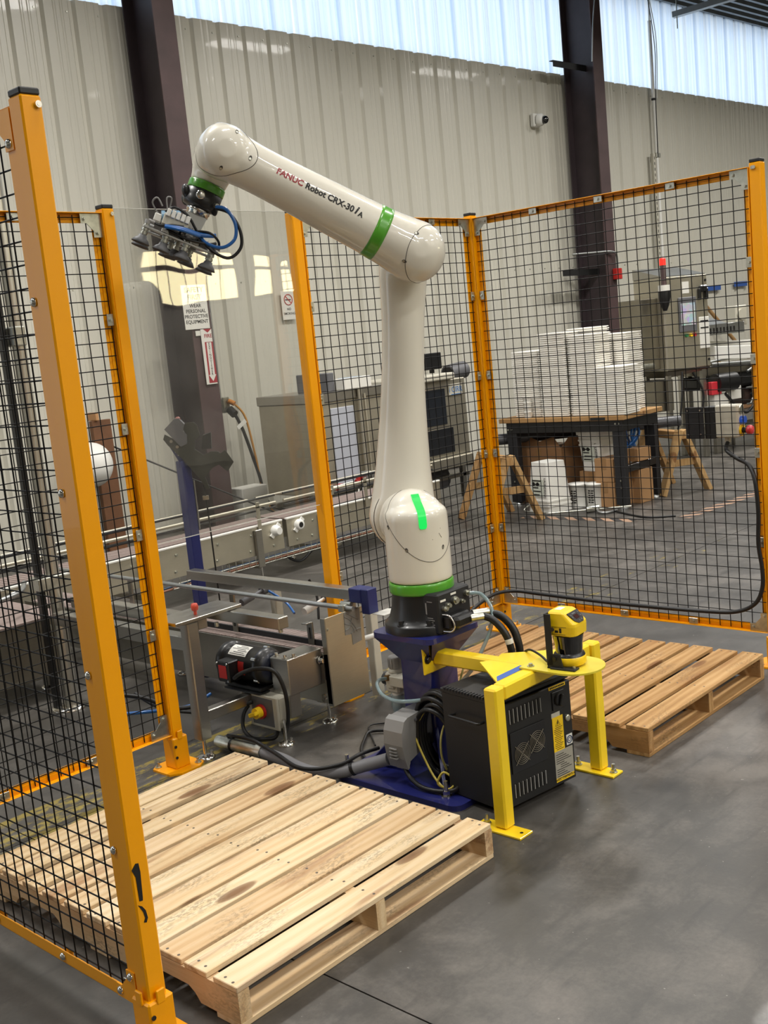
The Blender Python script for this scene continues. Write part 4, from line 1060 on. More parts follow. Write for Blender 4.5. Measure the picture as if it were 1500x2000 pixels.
part('handle', MB().box(-.007, .007, -.012, 0, -.021, .021, .003, M=Matrix.Translation((.290, -.022, .312)) @ Matrix.Rotation(R(20), 4, 'Y')), M_black, sw, world=False)
part('lock', MB().lathe([(.0125, 0), (.0125, .004), (.009, .006), (.003, .006)], (.330, -.012, .232), (0, -1, 0), n=18), M_zinc, door, world=False)
FC = lambda x, z: frame((x, -.0131, z), (1, 0, 0), (0, 0, 1))
lab = part('warning_label', MB().box(.252, .306, -.0130, -.012, .128, .252), M_ylab, door, world=False)
mb = MB(); F_ = FC(.279, .228); mb.tube([F_ @ Vector(q) for q in ((-.012, -.009, 0), (.012, -.009, 0), (0, .012, 0))], .0011, n=4, sub=1, closed=True)
mb.prism([(-.001, .007), (.003, .007), (.0, .001), (.004, .001), (-.003, -.008), (-.001, -.001), (-.004, -.001)][::-1], F_ @ Vector((0, 0, 0)), (1, 0, 0), (0, 0, 1), (0, -.0006, 0))
for i in range(13): mb.box(-.021+(.006 if i % 4 == 0 else 0), .021-.005*((i*7) % 3), -.0165-.0065*i, -.0145-.0065*i, 0, .0004, M=F_)
part('print', mb, M_ink, lab, world=False)
part('backing_label', MB().box(.25, .293, -.0127, -.012, .25, .268), M_lgrey, door, world=False)
lb2 = part('rating_label', MB().box(.252, .345, -.0130, -.012, .018, .128), plain('label_grey', '#9d998c', .5), door, world=False)
mb = MB(); F_ = FC(.298, .07)
for i in range(12): mb.box(-.04+(.02 if 4 < i < 7 else 0), .0+.012*((i*5) % 4), .044-.0078*i, .0462-.0078*i, 0, .0004, M=F_)
part('print', mb, M_ink, lb2, world=False)
st_ = part('yellow_strip', MB().box(.252, .345, -.0134, -.0129, .018, .032), M_ylab, lb2, world=False)
mb = MB(); letters(mb, 'FANUC CORPORATION', .0095, frame((.298, -.0136, .025), (1, 0, 0), (0, 0, 1)), bold=.03)
part('lettering', mb, M_ink, lb2, world=False)
lb3 = part('round_mark_label', MB().box(.317, .347, -.0132, -.012, .135, .172), M_paper, door, world=False)
F_ = FC(.332, .153); mb = MB().tube([F_ @ Vector((.0125*math.cos(i*math.pi/10), .0125*math.sin(i*math.pi/10), 0)) for i in range(20)], .0022, n=4, sub=1, closed=True)
mb.tube([F_ @ Vector((.006*math.cos(i*math.pi/8), .006*math.sin(i*math.pi/8), 0)) for i in range(16)], .0014, n=4, sub=1, closed=True)
part('blue_ring', mb, plain('mark_blue', '#23365e', .5), lb3, world=False)
lb4 = part('top_strip_label', MB().box(.246, .330, -.0132, -.012, .352, .364), M_ylab, door, world=False)
mb = MB()
for i in range(9): mb.box(.252+.0082*i, .258+.0082*i, -.0137, -.0131, .355, .361)
part('lettering', mb, M_ink, lb4, world=False)
for x in (.03, CW-.03): part('rubber_foot', MB().cyl((x, .04, -.0215), (x, .04, 0), .014, n=12), M_rubber, t, world=False)
for z in (.07, .30): part('hinge', MB().cyl((.0035, -.012, z-.02), (.0035, -.012, z+.02), .004, n=8), M_black, t, world=False)

# ---------------------------------------------------------------- socket box, coil of cable, conduit on the floor
t = thing('interlocked_socket', 'grey plastic power socket with sprung cover on the pedestal column', 'socket', (1.34, .62, .09))
part('back_box', MB().box(1.365, 1.432, .578, .662, .125, .270, .006), M_greyd, t)
part('body', MB().prism([(1.285, .10), (1.365, .125), (1.365, .27), (1.30, .265), (1.285, .24)], (0, .58, 0), (1, 0, 0), (0, 0, 1), (0, .08, 0)), M_grey, t)
cv = MB(); v = []
prf = [(1.275, .078), (1.262, .12), (1.254, .17), (1.258, .22), (1.275, .258), (1.295, .268)]
cv.prism(prf+[(1.302, .264), (1.288, .10)], (0, .575, 0), (1, 0, 0), (0, 0, 1), (0, .09, 0))
part('cover', cv, M_grey, t)
rb = MB()
for i in range(4): rb.box(1.249, 1.262, .605, .640, .118+.012*i, .1225+.012*i, .001)
part('grip_rib', rb, M_grey, t)
part('latch', MB().box(1.285, 1.305, .592, .648, .068, .085, .004), M_grey, t)
part('hinge_pin', MB().cyl((1.338, .578, .248), (1.338, .574, .248), .006, n=10), M_greyd, t)
def coil(t, c, n, r, rad):
    pts = []
    for i in range(n*14+1):
        a = 2*math.pi*i/14; k = i/(n*14)
        pts.append(Vector((c[0]+.055*(k-.5)+.006*math.sin(3*a), c[1]+math.cos(a)*r*.62*(1+.12*math.sin(i*.9)), c[2]+math.sin(a)*r*(1+.08*math.cos(i*.7)))))
    part('loop', MB().tube(pts, rad, n=8, sub=3), M_rubber, t)
t = thing('cable_coil', 'coil of black cable hanging between the pedestal and the controller', 'cable coil', (1.345, .50, .05))
coil(t, (1.392, .507, .185), 5, .152, .0095); coil(t, (1.372, .502, .175), 4, .125, .009)
part('earth_wire', MB().tube([(1.375, .50, .33), (1.355, .56, .26), (1.34, .585, .19), (1.33, .55, .12), (1.31, .48, .05), (1.29, .41, .035), (1.31, .39, .06), (1.30, .43, .09), (1.285, .45, .05), (1.30, .42, .028)], .0042, n=6), plain('earth_yellow', '#c9b64e', .5), t)
part('earth_wire', MB().tube([(1.56, .50, .42), (1.50, .47, .40), (1.42, .46, .30), (1.345, .46, .22), (1.33, .46, .14), (1.34, .45, .08)], .0038, n=6), plain('earth_pale', '#b5ad62', .5), t)
single('plug_lead', MB().tube([(1.295, .62, .085), (1.275, .57, .05), (1.26, .50, .033), (1.27, .42, .032), (1.30, .37, .045), (1.33, .36, .12), (1.345, .40, .2)], .0085, n=8), M_rubber, 'black lead running from the grey socket to the cable coil', 'cable')
t = thing('conduit', 'flexible grey conduit lying on the floor behind the foreground pallet', 'conduit', (1.17, 1.2, 0))
part('metal_coupling', MB().cyl((1.185, 1.56, .035), (1.195, 1.30, .035), .026, n=16).cyl((1.195, 1.32, .035), (1.197, 1.29, .035), .031, n=6), M_zinc, t)
part('hose', MB().tube([(1.197, 1.29, .034), (1.19, 1.16, .03), (1.165, 1.04, .03), (1.165, .94, .032), (1.20, .85, .042), (1.25, .77, .065), (1.285, .68, .095)], .0235, n=12), M_pvc, t)
part('zip_tie', MB().cyl((1.186, 1.47, .035), (1.1865, 1.463, .035), .0285, n=14), M_black, t)
part('zip_tie', MB().cyl((1.222, .815, .052), (1.227, .806, .056), .027, n=14), M_black, t)
single('floor_cable', MB().tube([(1.19, 1.50, .068), (1.20, 1.36, .072), (1.17, 1.18, .06), (1.135, 1.03, .05), (1.14, .92, .06), (1.20, .84, .075), (1.26, .80, .10), (1.34, .78, .10)], .0075, n=8), M_rubber, 'black cable tied along the grey floor conduit', 'cable')
single('loose_cable', MB().tube([(1.48, .86, .01), (1.56, .95, .012), (1.66, 1.02, .011), (1.62, 1.10, .012), (1.54, 1.06, .011), (1.44, .98, .011), (1.38, .88, .011), (1.36, .77, .03), (1.37, .70, .06)], .007, n=8), M_rubber, 'loose black cable on the floor left of the pedestal', 'cable')
single('thin_cable', MB().tube([(1.95, 1.20, .52), (1.94, 1.20, .40), (1.90, 1.18, .2), (1.86, 1.15, .05), (1.78, 1.10, .008), (1.68, 1.16, .008), (1.60, 1.08, .008), (1.52, .98, .008)], .0035, n=6), M_rubber, 'thin black wire hanging from the blue-capped rail end down to the floor', 'wire')

# ---------------------------------------------------------------- infeed conveyor in the cell
def foot(t, x, y, h, r=.035, name='levelling_foot'):
    m = MB().lathe([(r, 0), (r, .008), (r*.8, .012), (r*.3, .018)], (x, y, 0), n=22).cyl((x, y, .015), (x, y, h), .0075, n=10)
    m.cyl((x+r*.65, y-.01, .01), (x+r*.65, y-.01, .026), .006, n=6)
    part(name, m, M_chrome, t)
M_belt = plain('modular_belt', '#8a7a74', .6, var=.1, vs=20)
t = cv = thing('infeed_conveyor', 'stainless infeed conveyor with black motor ending beside the robot pedestal', 'conveyor', (1.6, 1.6, 0))
EY = 1.285                                    # end plate plane
part('side_plate', MB().box(1.598, 1.604, EY+.002, 3.80, .105, .325, .001), M_steel, t)
part('side_plate', MB().box(1.824, 1.830, EY+.01, 3.80, .105, .325, .001), M_steel, t)
M_plate = steel('plate_steel', '#cdc6b2', .5, (3, 3, 30), .12)
ep = part('end_plate', MB().box(1.600, 1.826, EY-.002, EY+.002, .095, .482, .0015), M_plate, t)
part('plate_edge', MB().box(1.598, 1.604, EY, EY+.028, .095, .480, .001), M_steel, t)
dt = MB(); yq = EY-.0022
def sheet_xy(q, t=.0012): return dt.prism(q, (1.742, yq, .40), (1, 0, 0), (0, 0, 1), (0, -t, 0))
sheet_xy([(-.03, .078), (-.034, -.02), (.004, -.024), (.006, -.072), (.062, -.066), (.066, .08)], .0014)
for q in (((-.03, .06), (.0, .04), (.03, .0), (.04, -.02)), ((-.032, .03), (.01, .01), (.02, -.02)), ((-.02, .077), (.02, .05), (.05, .03)), ((.0, -.02), (.03, -.01), (.062, -.012)), ((-.03, .0), (-.005, .01), (.015, .045))):
    dt.tube([(1.742+a_, yq-.001, .40+b_) for a_, b_ in q], .0032, n=6)
part('duct_tape', dt, M_silver, t, label='wrinkled silver duct tape')
part('screw', MB().bolt((1.612, EY-.002, .43), (0, -1, 0), .005, .005), M_zinc, t); part('screw', MB().bolt((1.82, EY-.002, .455), (0, -1, 0), .004, .005), M_zinc, t)
# belt of hinged slats
bl = MB().box(1.612, 1.818, 1, 1.02, 0, .010, .0015); bmh = MB().box(0, .206, 0, .0225, 0, .009, .0012).mesh('belt_slat'); bmh.materials.append(M_belt)
for k in range(96):
    o = bpy.data.objects.new('belt_slat', bmh); COL.objects.link(o); o.parent = t; o.location = (1.611-1.6, EY+.012+.0255*k-1.6, .318+random.uniform(0, .0006))
part('nose_roller', MB().cyl((1.612, EY+.030, .300), (1.818, EY+.030, .300), .020, n=14), M_belt, t)
part('guide_rail', MB().box(1.640, 1.650, EY+.03, 3.4, .340, .366, .001), M_blackm, t)
for y in (1.42, 1.93, 2.5):
    part('rail_bracket', MB().box(1.632, 1.640, y-.018, y+.018, .342, .445, .001).box(1.60, 1.640, y-.015, y+.015, .44, .446, .001), M_steel, t)
    part('slot', MB().box(1.6312, 1.6325, y-.005, y+.005, .37, .42), M_ink, t)
# square-tube frame on the near side
part('frame_leg', MB().box(1.062, 1.114, 1.5, 1.555, .085, .575, .004), M_steel, t)
foot(t, 1.09, 1.53, .09, .04)
part('cross_beam', MB().box(1.09, 1.60, 1.515, 1.56, .150, .195, .003), M_steel, t)
part('cross_bar', MB().box(1.003, 1.34, 1.495, 1.655, .577, .592, .002), M_steel, t)
part('guide_beam', MB().box(1.272, 1.325, 1.195, 1.66, .528, .576, .003), M_steel, t)
part('guide_beam', MB().box(1.20, 1.25, 1.62, 2.60, .50, .552, .003), M_steel, t)
part('rear_beam', MB().box(1.10, 1.155, 1.56, 2.60, .44, .50, .003), M_steel, t)
kb = MB().cyl((1.14, 1.545, .586), (1.14, 1.545, .606), .007, n=8).lathe([(.006, .604), (.014, .610), (.016, .624), (.012, .636), (.004, .638)], (1.14, 1.545, 0), n=12)
part('red_knob', kb, plain('knob_red', '#c2452f', .45), t)
for x, y in ((1.30, 1.22), (1.25, 1.56)): part('stud', MB().cyl((x, y, .528), (x, y, .510), .009, n=8), M_zinc, t)
# far guide beam with blue end cap, pipe rail below it
part('far_beam', MB().box(1.78, 1.835, 1.30, 2.46, .515, .562, .003), M_steel, t)
bc = MB().box(1.773, 1.842, 1.235, 1.305, .508, .570, .003); bc.box(1.778, 1.838, 1.195, 1.24, .462, .570, .003)
part('end_cap', bc, M_bluecap, t); part('sensor_plate', MB().box(1.80, 1.90, 1.13, 1.20, .458, .461, .001), M_paper, t)
part('pipe_rail', MB().cyl((1.74, 1.25, .492), (1.74, 3.7, .492), .011, n=12), M_galv, t)
part('rail_post', MB().box(1.735, 1.745, 2.05, 2.08, .32, .49), M_steel, t); part('rail_post', MB().box(1.735, 1.745, 2.9, 2.93, .32, .49), M_steel, t)
part('rod_clamp', MB().box(1.72, 1.80, 1.29, 1.325, .476, .508, .003).cyl((1.76, 1.28, .505), (1.76, 1.34, .505), .01), M_zinc, t)
part('spacer', MB().cyl((1.826, 1.30, .455), (1.90, 1.30, .455), .008, n=10), M_white, t); part('spacer', MB().cyl((1.826, 1.30, .33), (1.925, 1.28, .33), .012, n=10), M_white, t)
for y, lab in ((1.62, 'white_roller'), (2.06, 'idler')):
    part('side_roller', MB().cyl((1.79, y, .43), (1.86, y, .445), .018, n=14).cyl((1.86, y, .445), (1.93, y, .46), .009, n=8), M_white if y < 2 else M_greyd, t)
    part('roller_hub', MB().cyl((1.92, y, .455), (1.95, y, .46), .022, n=14), M_greyd, t)
part('post', MB().box(1.95, 1.995, 1.36, 1.40, .02, .50, .003), M_lgrey, t); part('post', MB().box(1.95, 1.995, 2.0, 2.04, .02, .50, .003), M_lgrey, t)
part('air_line', MB().tube([(1.93, 1.62, .44), (1.96, 1.56, .40), (1.93, 1.48, .34), (1.90, 1.40, .33)], .006), M_hose_b, t)
part('air_line', MB().tube([(1.93, 2.02, .46), (1.97, 1.95, .40), (1.94, 1.86, .36)], .006), M_hose_b, t)
part('cable', MB().tube([(1.93, 1.72, .54), (1.95, 1.70, .46), (1.91, 1.66, .36)], .006), M_rubber, t)
# chain guard with gearbox and motor
gd2 = part('drive_guard', MB().box(1.405, 1.600, 1.325, 1.435, .195, .350, .003), M_steel, t)
for x, y in ((1.425, 1.36), (1.455, 1.34), (1.43, 1.42)): part('guard_bolt', MB().cyl((x, y, .350), (x, y, .364), .008, n=8).cyl((x, y, .350), (x, y, .353), .014, n=12), M_chrome, t)
part('adjuster', MB().cyl((1.593, 1.315, .30), (1.593, 1.315, .306), .012, n=12).bolt((1.585, 1.322, .300), (0, -1, 0), .012, .02), M_chrome, t)
part('slot', MB().box(1.5965, 1.5985, 1.31, 1.314, .21, .29), M_ink, t)
for z in (.120, .135): part('side_bolt', MB().bolt((1.598, 1.335, z), (-1, -.4, 0), .008, .012), M_chrome, t)
mo = part('motor', MB().lathe([(.070, 0), (.078, .004), (.080, .012), (.080, .045), (.073, .047), (.073, .052), (.0765, .055), (.0765, .235), (.079, .238), (.079, .262), (.066, .280), (.045, .29)], (1.425, 1.735, .300), (0, -1, 0), n=40), M_black, t, label='black electric motor')
part('end_bell', MB().lathe([(.079, .248), (.0795, .256), (.066, .279), (.05, .289), (.03, .294)], (1.425, 1.735, .300), (0, -1, 0), n=32), plain('bell_navy', '#11182b', .4, coat=.3), mo)
part('foot', MB().box(1.36, 1.49, 1.46, 1.70, .205, .222, .003).box(1.34, 1.40, 1.45, 1.68, .200, .206), M_black, mo)
jb = part('junction_box', MB().box(1.300, 1.365, 1.585, 1.665, .245, .335, .004), M_black, mo)
pl_ = MB().box(-.001, .0, -.062, .062, -.04, .04)
def wrapped(mb, y0, y1, a0, a1, r, n=8):
    v = []; f = []
    for i in range(n+1):
        a = R(a0+(a1-a0)*i/n)
        for y in (y0, y1): v.append((1.425-math.cos(a)*r, y, .300+math.sin(a)*r))
    for i in range(n): f.append((2*i, 2*i+1, 2*i+3, 2*i+2))
    for i in range(n+1):
        a = R(a0+(a1-a0)*i/n)
    return mb.add(v, f, True)
np_ = part('nameplate', wrapped(MB(), 1.545, 1.66, 38, 82, .0773), M_paper, mo)
ink = MB()
for i in range(6): wrapped(ink, 1.553+.012*(i % 2), 1.652-.02*(i % 3), 42+6.5*i, 44+6.5*i, .0777, 2)
part('print', ink, M_ink, mo)
part('red_label', wrapped(MB(), 1.545, 1.583, -22, 22, .0773), M_red, mo)
part('red_label', MB().box(1.2985, 1.300, 1.600, 1.650, .262, .318), M_red, mo)
sc_ = MB()
for y, z in ((1.593, .253), (1.593, .327), (1.657, .253), (1.657, .327)): sc_.cyl((1.300, y, z), (1.296, y, z), .005, n=8)
part('cover_screw', sc_, M_chrome, mo)
for a in (35, -40, 100): part('tie_bolt', MB().cyl((1.425-math.cos(R(a))*.076, 1.50, .300+math.sin(R(a))*.076), (1.425-math.cos(R(a))*.076, 1.475, .300+math.sin(R(a))*.076), .009, n=10), M_chrome, mo)
# rotary isolator box under the motor
ib = part('isolator_box', MB().box(1.36, 1.415, 1.362, 1.535, .060, .196, .008), M_lgrey, t, label='grey isolator box with yellow rotary handle')
part('front_frame', MB().box(1.350, 1.362, 1.358, 1.54, .055, .199, .004), M_lgrey, ib)
part('front_panel', MB().box(1.3485, 1.351, 1.385, 1.520, .068, .188, .001), M_greyd, ib)
part('red_plate', MB().cyl((1.351, 1.458, .128), (1.338, 1.458, .128), .031, n=24), M_red, ib)
yk = MB().cyl((1.338, 1.458, .128), (1.312, 1.458, .128), .0235, n=20); yk.box(1.292, 1.316, 1.433, 1.483, .119, .137, .004, M=Matrix.Translation((0, 1.458, .128)) @ Matrix.Rotation(R(-20), 4, 'X') @ Matrix.Translation((0, -1.458, -.128)))
part('rotary_handle', yk, M_ylab, ib)
part('motor_cable', MB().tube([(1.332, 1.585, .262), (1.30, 1.55, .275), (1.285, 1.48, .31), (1.30, 1.40, .335), (1.345, 1.345, .32), (1.365, 1.32, .25), (1.37, 1.315, .17), (1.375, 1.33, .09), (1.385, 1.37, .035), (1.39, 1.385, .06)], .0085, n=10), M_rubber, t)
part('supply_cable', MB().tube([(1.385, 1.41, .062), (1.37, 1.41, .018), (1.34, 1.44, .012), (1.315, 1.50, .014), (1.31, 1.545, .05), (1.33, 1.555, .11), (1.37, 1.545, .15)], .0085, n=10), M_rubber, t)
part('rear_cable', MB().tube([(1.34, 1.50, .165), (1.25, 1.62, .13), (1.14, 1.85, .14), (1.1, 2.0, .20)], .008, n=8), M_rubber, t)
foot(t, 1.358, 1.335, .11); foot(t, 1.642, 1.364, .13); foot(t, 1.64, 1.95, .12); foot(t, 1.79, 2.6, .12)
part('under_beam', MB().box(1.60, 1.64, 1.34, 1.39, .10, .125, .002), M_steel, t)
part('under_beam', MB().box(1.40, 1.46, 1.33, 1.36, .10, .20, .002), M_steel, t)
part('blue_line', MB().tube([(.98, 2.05, .13), (1.10, 1.85, .145), (1.22, 1.78, .14), (1.35, 1.8, .15)], .008), M_hose_b, t)
part('black_line', MB().tube([(1.0, 2.05, .22), (1.08, 1.92, .20), (1.15, 1.80, .15), (1.24, 1.75, .14)], .010), M_rubber, t)

# ---------------------------------------------------------------- blue sensor post beyond the clear sheet
t = thing('sensor_post', 'tall blue post with dark notched bracket behind the clear sheet', 'post', (1.875, 2.50, 0))
part('column', MB().box(1.848, 1.903, 2.472, 2.527, .0, 1.105, .004), M_bluecap, t)
part('foot_plate', MB().box(1.80, 1.96, 2.42, 2.58, 0, .01, .002), M_bluecap, t)
hx = frame((1.872, 2.468, 1.105), (.74, -.67, 0), (0, 0, 1))
def HP(q, th=.05, off=0.0): return MB().prism(q, hx @ Vector((0, 0, off)), hx.to_3x3().col[0], hx.to_3x3().col[1], hx.to_3x3().col[2]*-th)
part('neck', HP([(.032, -.02), (.030, .035), (-.040, .112), (-.078, .088), (-.036, .0), (-.036, -.03)], .05), M_bluecap, t)
M_olive = plain('bracket_olive', '#33342c', .5)
part('notched_bracket', HP([(-.052, .118), (-.088, .142), (-.098, .118), (-.078, .085), (-.03, .03), (.06, -.10), (.085, -.155), (.10, -.15), (.085, -.09), (.125, -.05), (.16, -.035), (.20, -.075), (.235, -.03), (.20, .035), (.175, .02), (.165, .03), (.13, .035), (.09, .02), (.05, .055), (.06, .10), (.085, .12), (.075, .175), (.06, .19), (.02, .188), (.005, .165), (.02, .12), (.018, .085), (-.01, .075)][::-1], .012, .012), M_olive, t)
part('sensor_head', HP([(-.075, .155), (-.015, .075), (.015, .085), (.022, .13), (.005, .15), (.015, .185), (-.008, .215), (-.03, .215), (-.085, .168)][::-1], .055, .03), M_greyd, t)
part('sensor_head', HP([(.085, .05), (.135, .05), (.14, .13), (.10, .12)], .05, .03), M_black, t)
part('lamp', MB().sphere(hx @ Vector((-.015, .21, .0)), .014), plain('lamp_red', '#7c3a30', .3), t)
sb = MB()
for a_, b_ in ((-.06, .105), (-.033, .075)): sb.cyl(hx @ Vector((a_, b_, .013)), hx @ Vector((a_, b_, .02)), .008, n=8)
for a_, b_ in ((-.045, .05), (-.02, .05), (-.033, .033), (-.008, .033)): sb.cyl(hx @ Vector((a_, b_, .0)), hx @ Vector((a_, b_, .008)), .0045, n=8)
part('bracket_screw', sb, M_zinc, t)
part('cable', MB().tube([hx @ Vector(p) for p in ((.07, -.13, .0), (.075, -.20, .01), (.078, -.30, .01), (.08, -.55, .01), (.082, -.9, .01))], .004), M_rubber, t)
part('cable_clip', MB().box(.06, .09, -.205, -.185, .0, .02, M=hx), M_zinc, t)
part('cover_strip', MB().box(1.903, 1.911, 2.47, 2.48, .75, 1.0), M_galv, t)

# ---------------------------------------------------------------- long conveyor beyond the fence
def long_conv(name, label, x0, x1, y0, wd, feet, gapx):
    t = thing(name, label, 'conveyor', (x0, y0, 0)); z0, z1 = .185, .385
    part('side_plate', MB().box(x0, x1, y0, y0+.006, z0, z1, .001), M_lsteel, t)
    part('side_plate', MB().box(x0, x1, y0+wd-.006, y0+wd, z0, z1, .001), M_lsteel, t)
    part('wear_strip', MB().box(x0, x1, y0-.006, y0+.02, z1, z1+.014, .003), M_paper, t)
    bs = MB().box(0, .030, y0+.02, y0+wd-.02, 0, .01, .001).mesh('belt_slat', None); bs.materials.append(M_belt)
    n = int((x1-x0)/.036)
    for k in range(n):
        o = bpy.data.objects.new('belt_slat', bs); COL.objects.link(o); o.parent = t; o.location = (.036*k, -y0, z1+.002)
    for x in feet:
        part('leg', MB().box(x-.03, x+.03, y0-.03, y0-.003, .10, z1-.015, .004), M_steel, t)
        part('leg', MB().box(x-.03, x+.03, y0+wd, y0+wd+.03, .10, z1-.015, .004), M_steel, t)
        foot(t, x, y0-.015, .11); foot(t, x, y0+wd+.015, .11)
        part('stretcher', MB().box(x-.025, x+.025, y0-.01, y0+wd, .095, .12, .002), M_steel_d, t)
    for x in gapx:
        part('bolt', MB().bolt((x, y0-.001, z0+.04), (0, -1, 0), .008, .008).bolt((x+.02, y0-.001, z1-.05), (0, -1, 0), .008, .008), M_zinc, t)
    return t
M_lsteel = steel('side_steel', '#c9c3b2', .5, (3, 3, 60), .15)
ta = long_conv('belt_conveyor', 'long belt conveyor running behind the clear sheet, left section with round white bearing', 1.2, 3.72, 3.92, .36, (1.6, 2.5, 3.47), (1.8, 2.1, 2.4, 2.75, 3.1, 3.4, 3.62))
tb = long_conv('belt_conveyor', 'long belt conveyor behind the mesh, right section with open white bearing', 3.76, 5.5, 3.92, .36, (4.10, 5.3), (3.85, 4.0, 4.4, 4.7, 5.1))
for t_, x, cap in ((ta, 3.64, True), (tb, 3.87, False)):
    b = MB().lathe([(.04, 0), (.042, .012), (.035, .03)] + ([(.030, .05), (.026, .056)] if cap else [(.034, .034), (.022, .034)]), (x, 3.92, .33), (0, -1, 0), n=22)
    b.prism([(-.055, -.03), (-.03, -.055), (.055, .03), (.03, .055)], (x, 3.918, .33), (1, 0, 0), (0, 0, 1), (0, -.014, 0))
    part('bearing', b, M_white, t_)
    if not cap: part('bore', MB().cyl((x, 3.886, .33), (x, 3.884, .33), .02, n=16), M_ink, t_)
for i, (y, z, m_, r_) in enumerate(((3.95, .578, M_black, .008), (3.95, .525, M_lsteel, .012), (3.95, .493, M_black, .007), (4.26, .53, M_lsteel, .010))):
    part('side_rail', MB().cyl((1.0, y, z), (3.70, y, z), r_, n=8), m_, ta)
    part('side_rail', MB().cyl((3.78, y, z), (5.45, y, z), r_, n=8), m_, tb)
for t_, xs in ((ta, (1.35, 2.05, 3.50)), (tb, (4.6, 5.2))):
    for x in xs: part('rail_bracket', MB().box(x-.015, x+.015, 3.905, 3.915, .33, .56, .001).box(x-.015, x+.015, 3.905, 3.96, .52, .53), M_lsteel, t_)
wt = MB()
for i in range(34): x = 2.7+.06*i; wt.cyl((x, 3.90, .12), (x, 3.90, .185), .003, n=5)
for z in (.12, .15): wt.cyl((2.7, 3.90, z), (4.7, 3.90, z), .003, n=5)
part('cable_tray', wt, M_zinc, ta)
part('tray_cable', MB().tube([(2.6, 3.91, .12), (3.2, 3.91, .13), (3.7, 3.905, .135), (4.2, 3.91, .135), (4.7, 3.91, .13)], .008), plain('cable_copper', '#7d5540', .5), ta)
part('tray_cable', MB().tube([(2.6, 3.93, .13), (3.2, 3.93, .145), (3.8, 3.93, .15), (4.6, 3.93, .15)], .009), plain('cable_slate', '#2b3f55', .5), ta)
part('tray_cable', MB().tube([(3.7, 3.93, .14), (3.85, 3.92, .06), (4.0, 3.93, .12)], .010), M_rubber, ta)
part('sensor', MB().box(2.02, 2.09, 3.89, 3.90, .40, .50, .002), M_lgrey, ta)
part('sensor_lead', MB().tube([(2.07, 3.885, .41), (2.10, 3.87, .36), (2.11, 3.87, .28), (2.15, 3.87, .18), (2.16, 3.88, .1)], .006), M_rubber, ta)
part('sensor_plug', MB().cyl((2.105, 3.868, .33), (2.115, 3.868, .29), .010, n=8), plain('plug_red', '#b5482e', .5), ta)
# curved conveyor at the far left
t = thing('curved_conveyor', 'grey side conveyor with levelling feet behind the far left mesh', 'conveyor', (.9, 3.0, 0))
part('body', MB().box(.2, 1.35, 2.95, 2.98, .10, .40, .004).box(1.32, 1.35, 2.98, 3.7, .10, .40, .004), M_steel_d, t)
part('deck', MB().box(.2, 1.35, 2.93, 3.7, .40, .412, .002), M_belt, t)
part('guide', MB().tube([(.2, 2.97, .52), (.7, 2.99, .52), (1.15, 3.05, .53), (1.35, 3.3, .53)], .013), M_galv, t)
part('guide', MB().tube([(.2, 3.5, .60), (.8, 3.5, .60), (1.35, 3.6, .60)], .013), M_black, t)
for x in (.45, .95, 1.25): part('guide_post', MB().cyl((x, 2.96, .36), (x, 2.98, .54), .013, n=10).cyl((x, 2.955, .35), (x, 2.935, .35), .022, n=12), M_zinc, t)
foot(t, .6, 2.98, .12, .05); foot(t, 1.31, 3.10, .12, .05); part('leg', MB().cyl((1.31, 3.10, .02), (1.31, 3.10, .12), .04, n=14).cyl((.6, 2.98, .02), (.6, 2.98, .12), .04, n=14), M_steel, t)
t = thing('steel_pole', 'polished stainless pole standing behind the far left mesh', 'pole', (1.18, 2.69, 0))
part('pole', MB().cyl((1.18, 2.69, 0), (1.18, 2.69, 3.0), .032, n=24), plain('pole_steel', '#cbc8bd', .3, .85), t)
part('side_profile', MB().box(1.105, 1.135, 2.70, 2.735, .0, 3.0, .003), M_black, t)
part('flange', MB().lathe([(.085, 0), (.085, .01), (.04, .014)], (1.17, 2.69, 0), n=24), M_chrome, t)
part('clamp', MB().box(1.08, 1.22, 2.65, 2.75, .60, .66, .004), M_zinc, t); part('clamp', MB().box(1.14, 1.20, 2.645, 2.73, 1.74, 1.83, .006), M_zinc, t)
t = thing('timber_post', 'brown timber plank standing behind the left mesh panel with a white globe', 'post', wp(3.51, 6.5, 0), WY)
part('plank', MB().box(-.055, .125, -.03, .03, 0, 1.15, .004), plain('plank_brown', '#6e4a30', .7, var=.2, vs=6), t, world=False)
part('cap', MB().box(-.03, .0, -.06, .08, 1.15, 1.22, .004), plain('plank_tan', '#b8895c', .7), t, world=False)
t = thing('white_tank', 'white rounded tank end in front of the brown plank, behind the left mesh', 'tank', wp(3.275, 6.25, 0), WY)
part('tank', MB().sphere((0, 0, .80), .175, 28, 18, (1, 1, 1.08)), M_white, t, world=False)
part('mount', MB().cyl((0, 0, .80), (.2, .23, .80), .03).cyl((0, 0, 0), (0, 0, .65), .025), M_galv, t, world=False)
single('support_cable', MB().cyl(wp(3.72, 6.66, .90), wp(4.98, 5.66, .008), .008, n=6), M_black, 'dark slanting cable behind the left part of the clear sheet', 'cable')
for x0, x1, z1_, lab in ((4.75, 5.05, .35, 'white document box on the floor by the column'),): single('document_box', MB().box(x0, x1, 6.2, 6.4, 0, z1_, .006, M=MWALL), M_paper, lab, 'box')

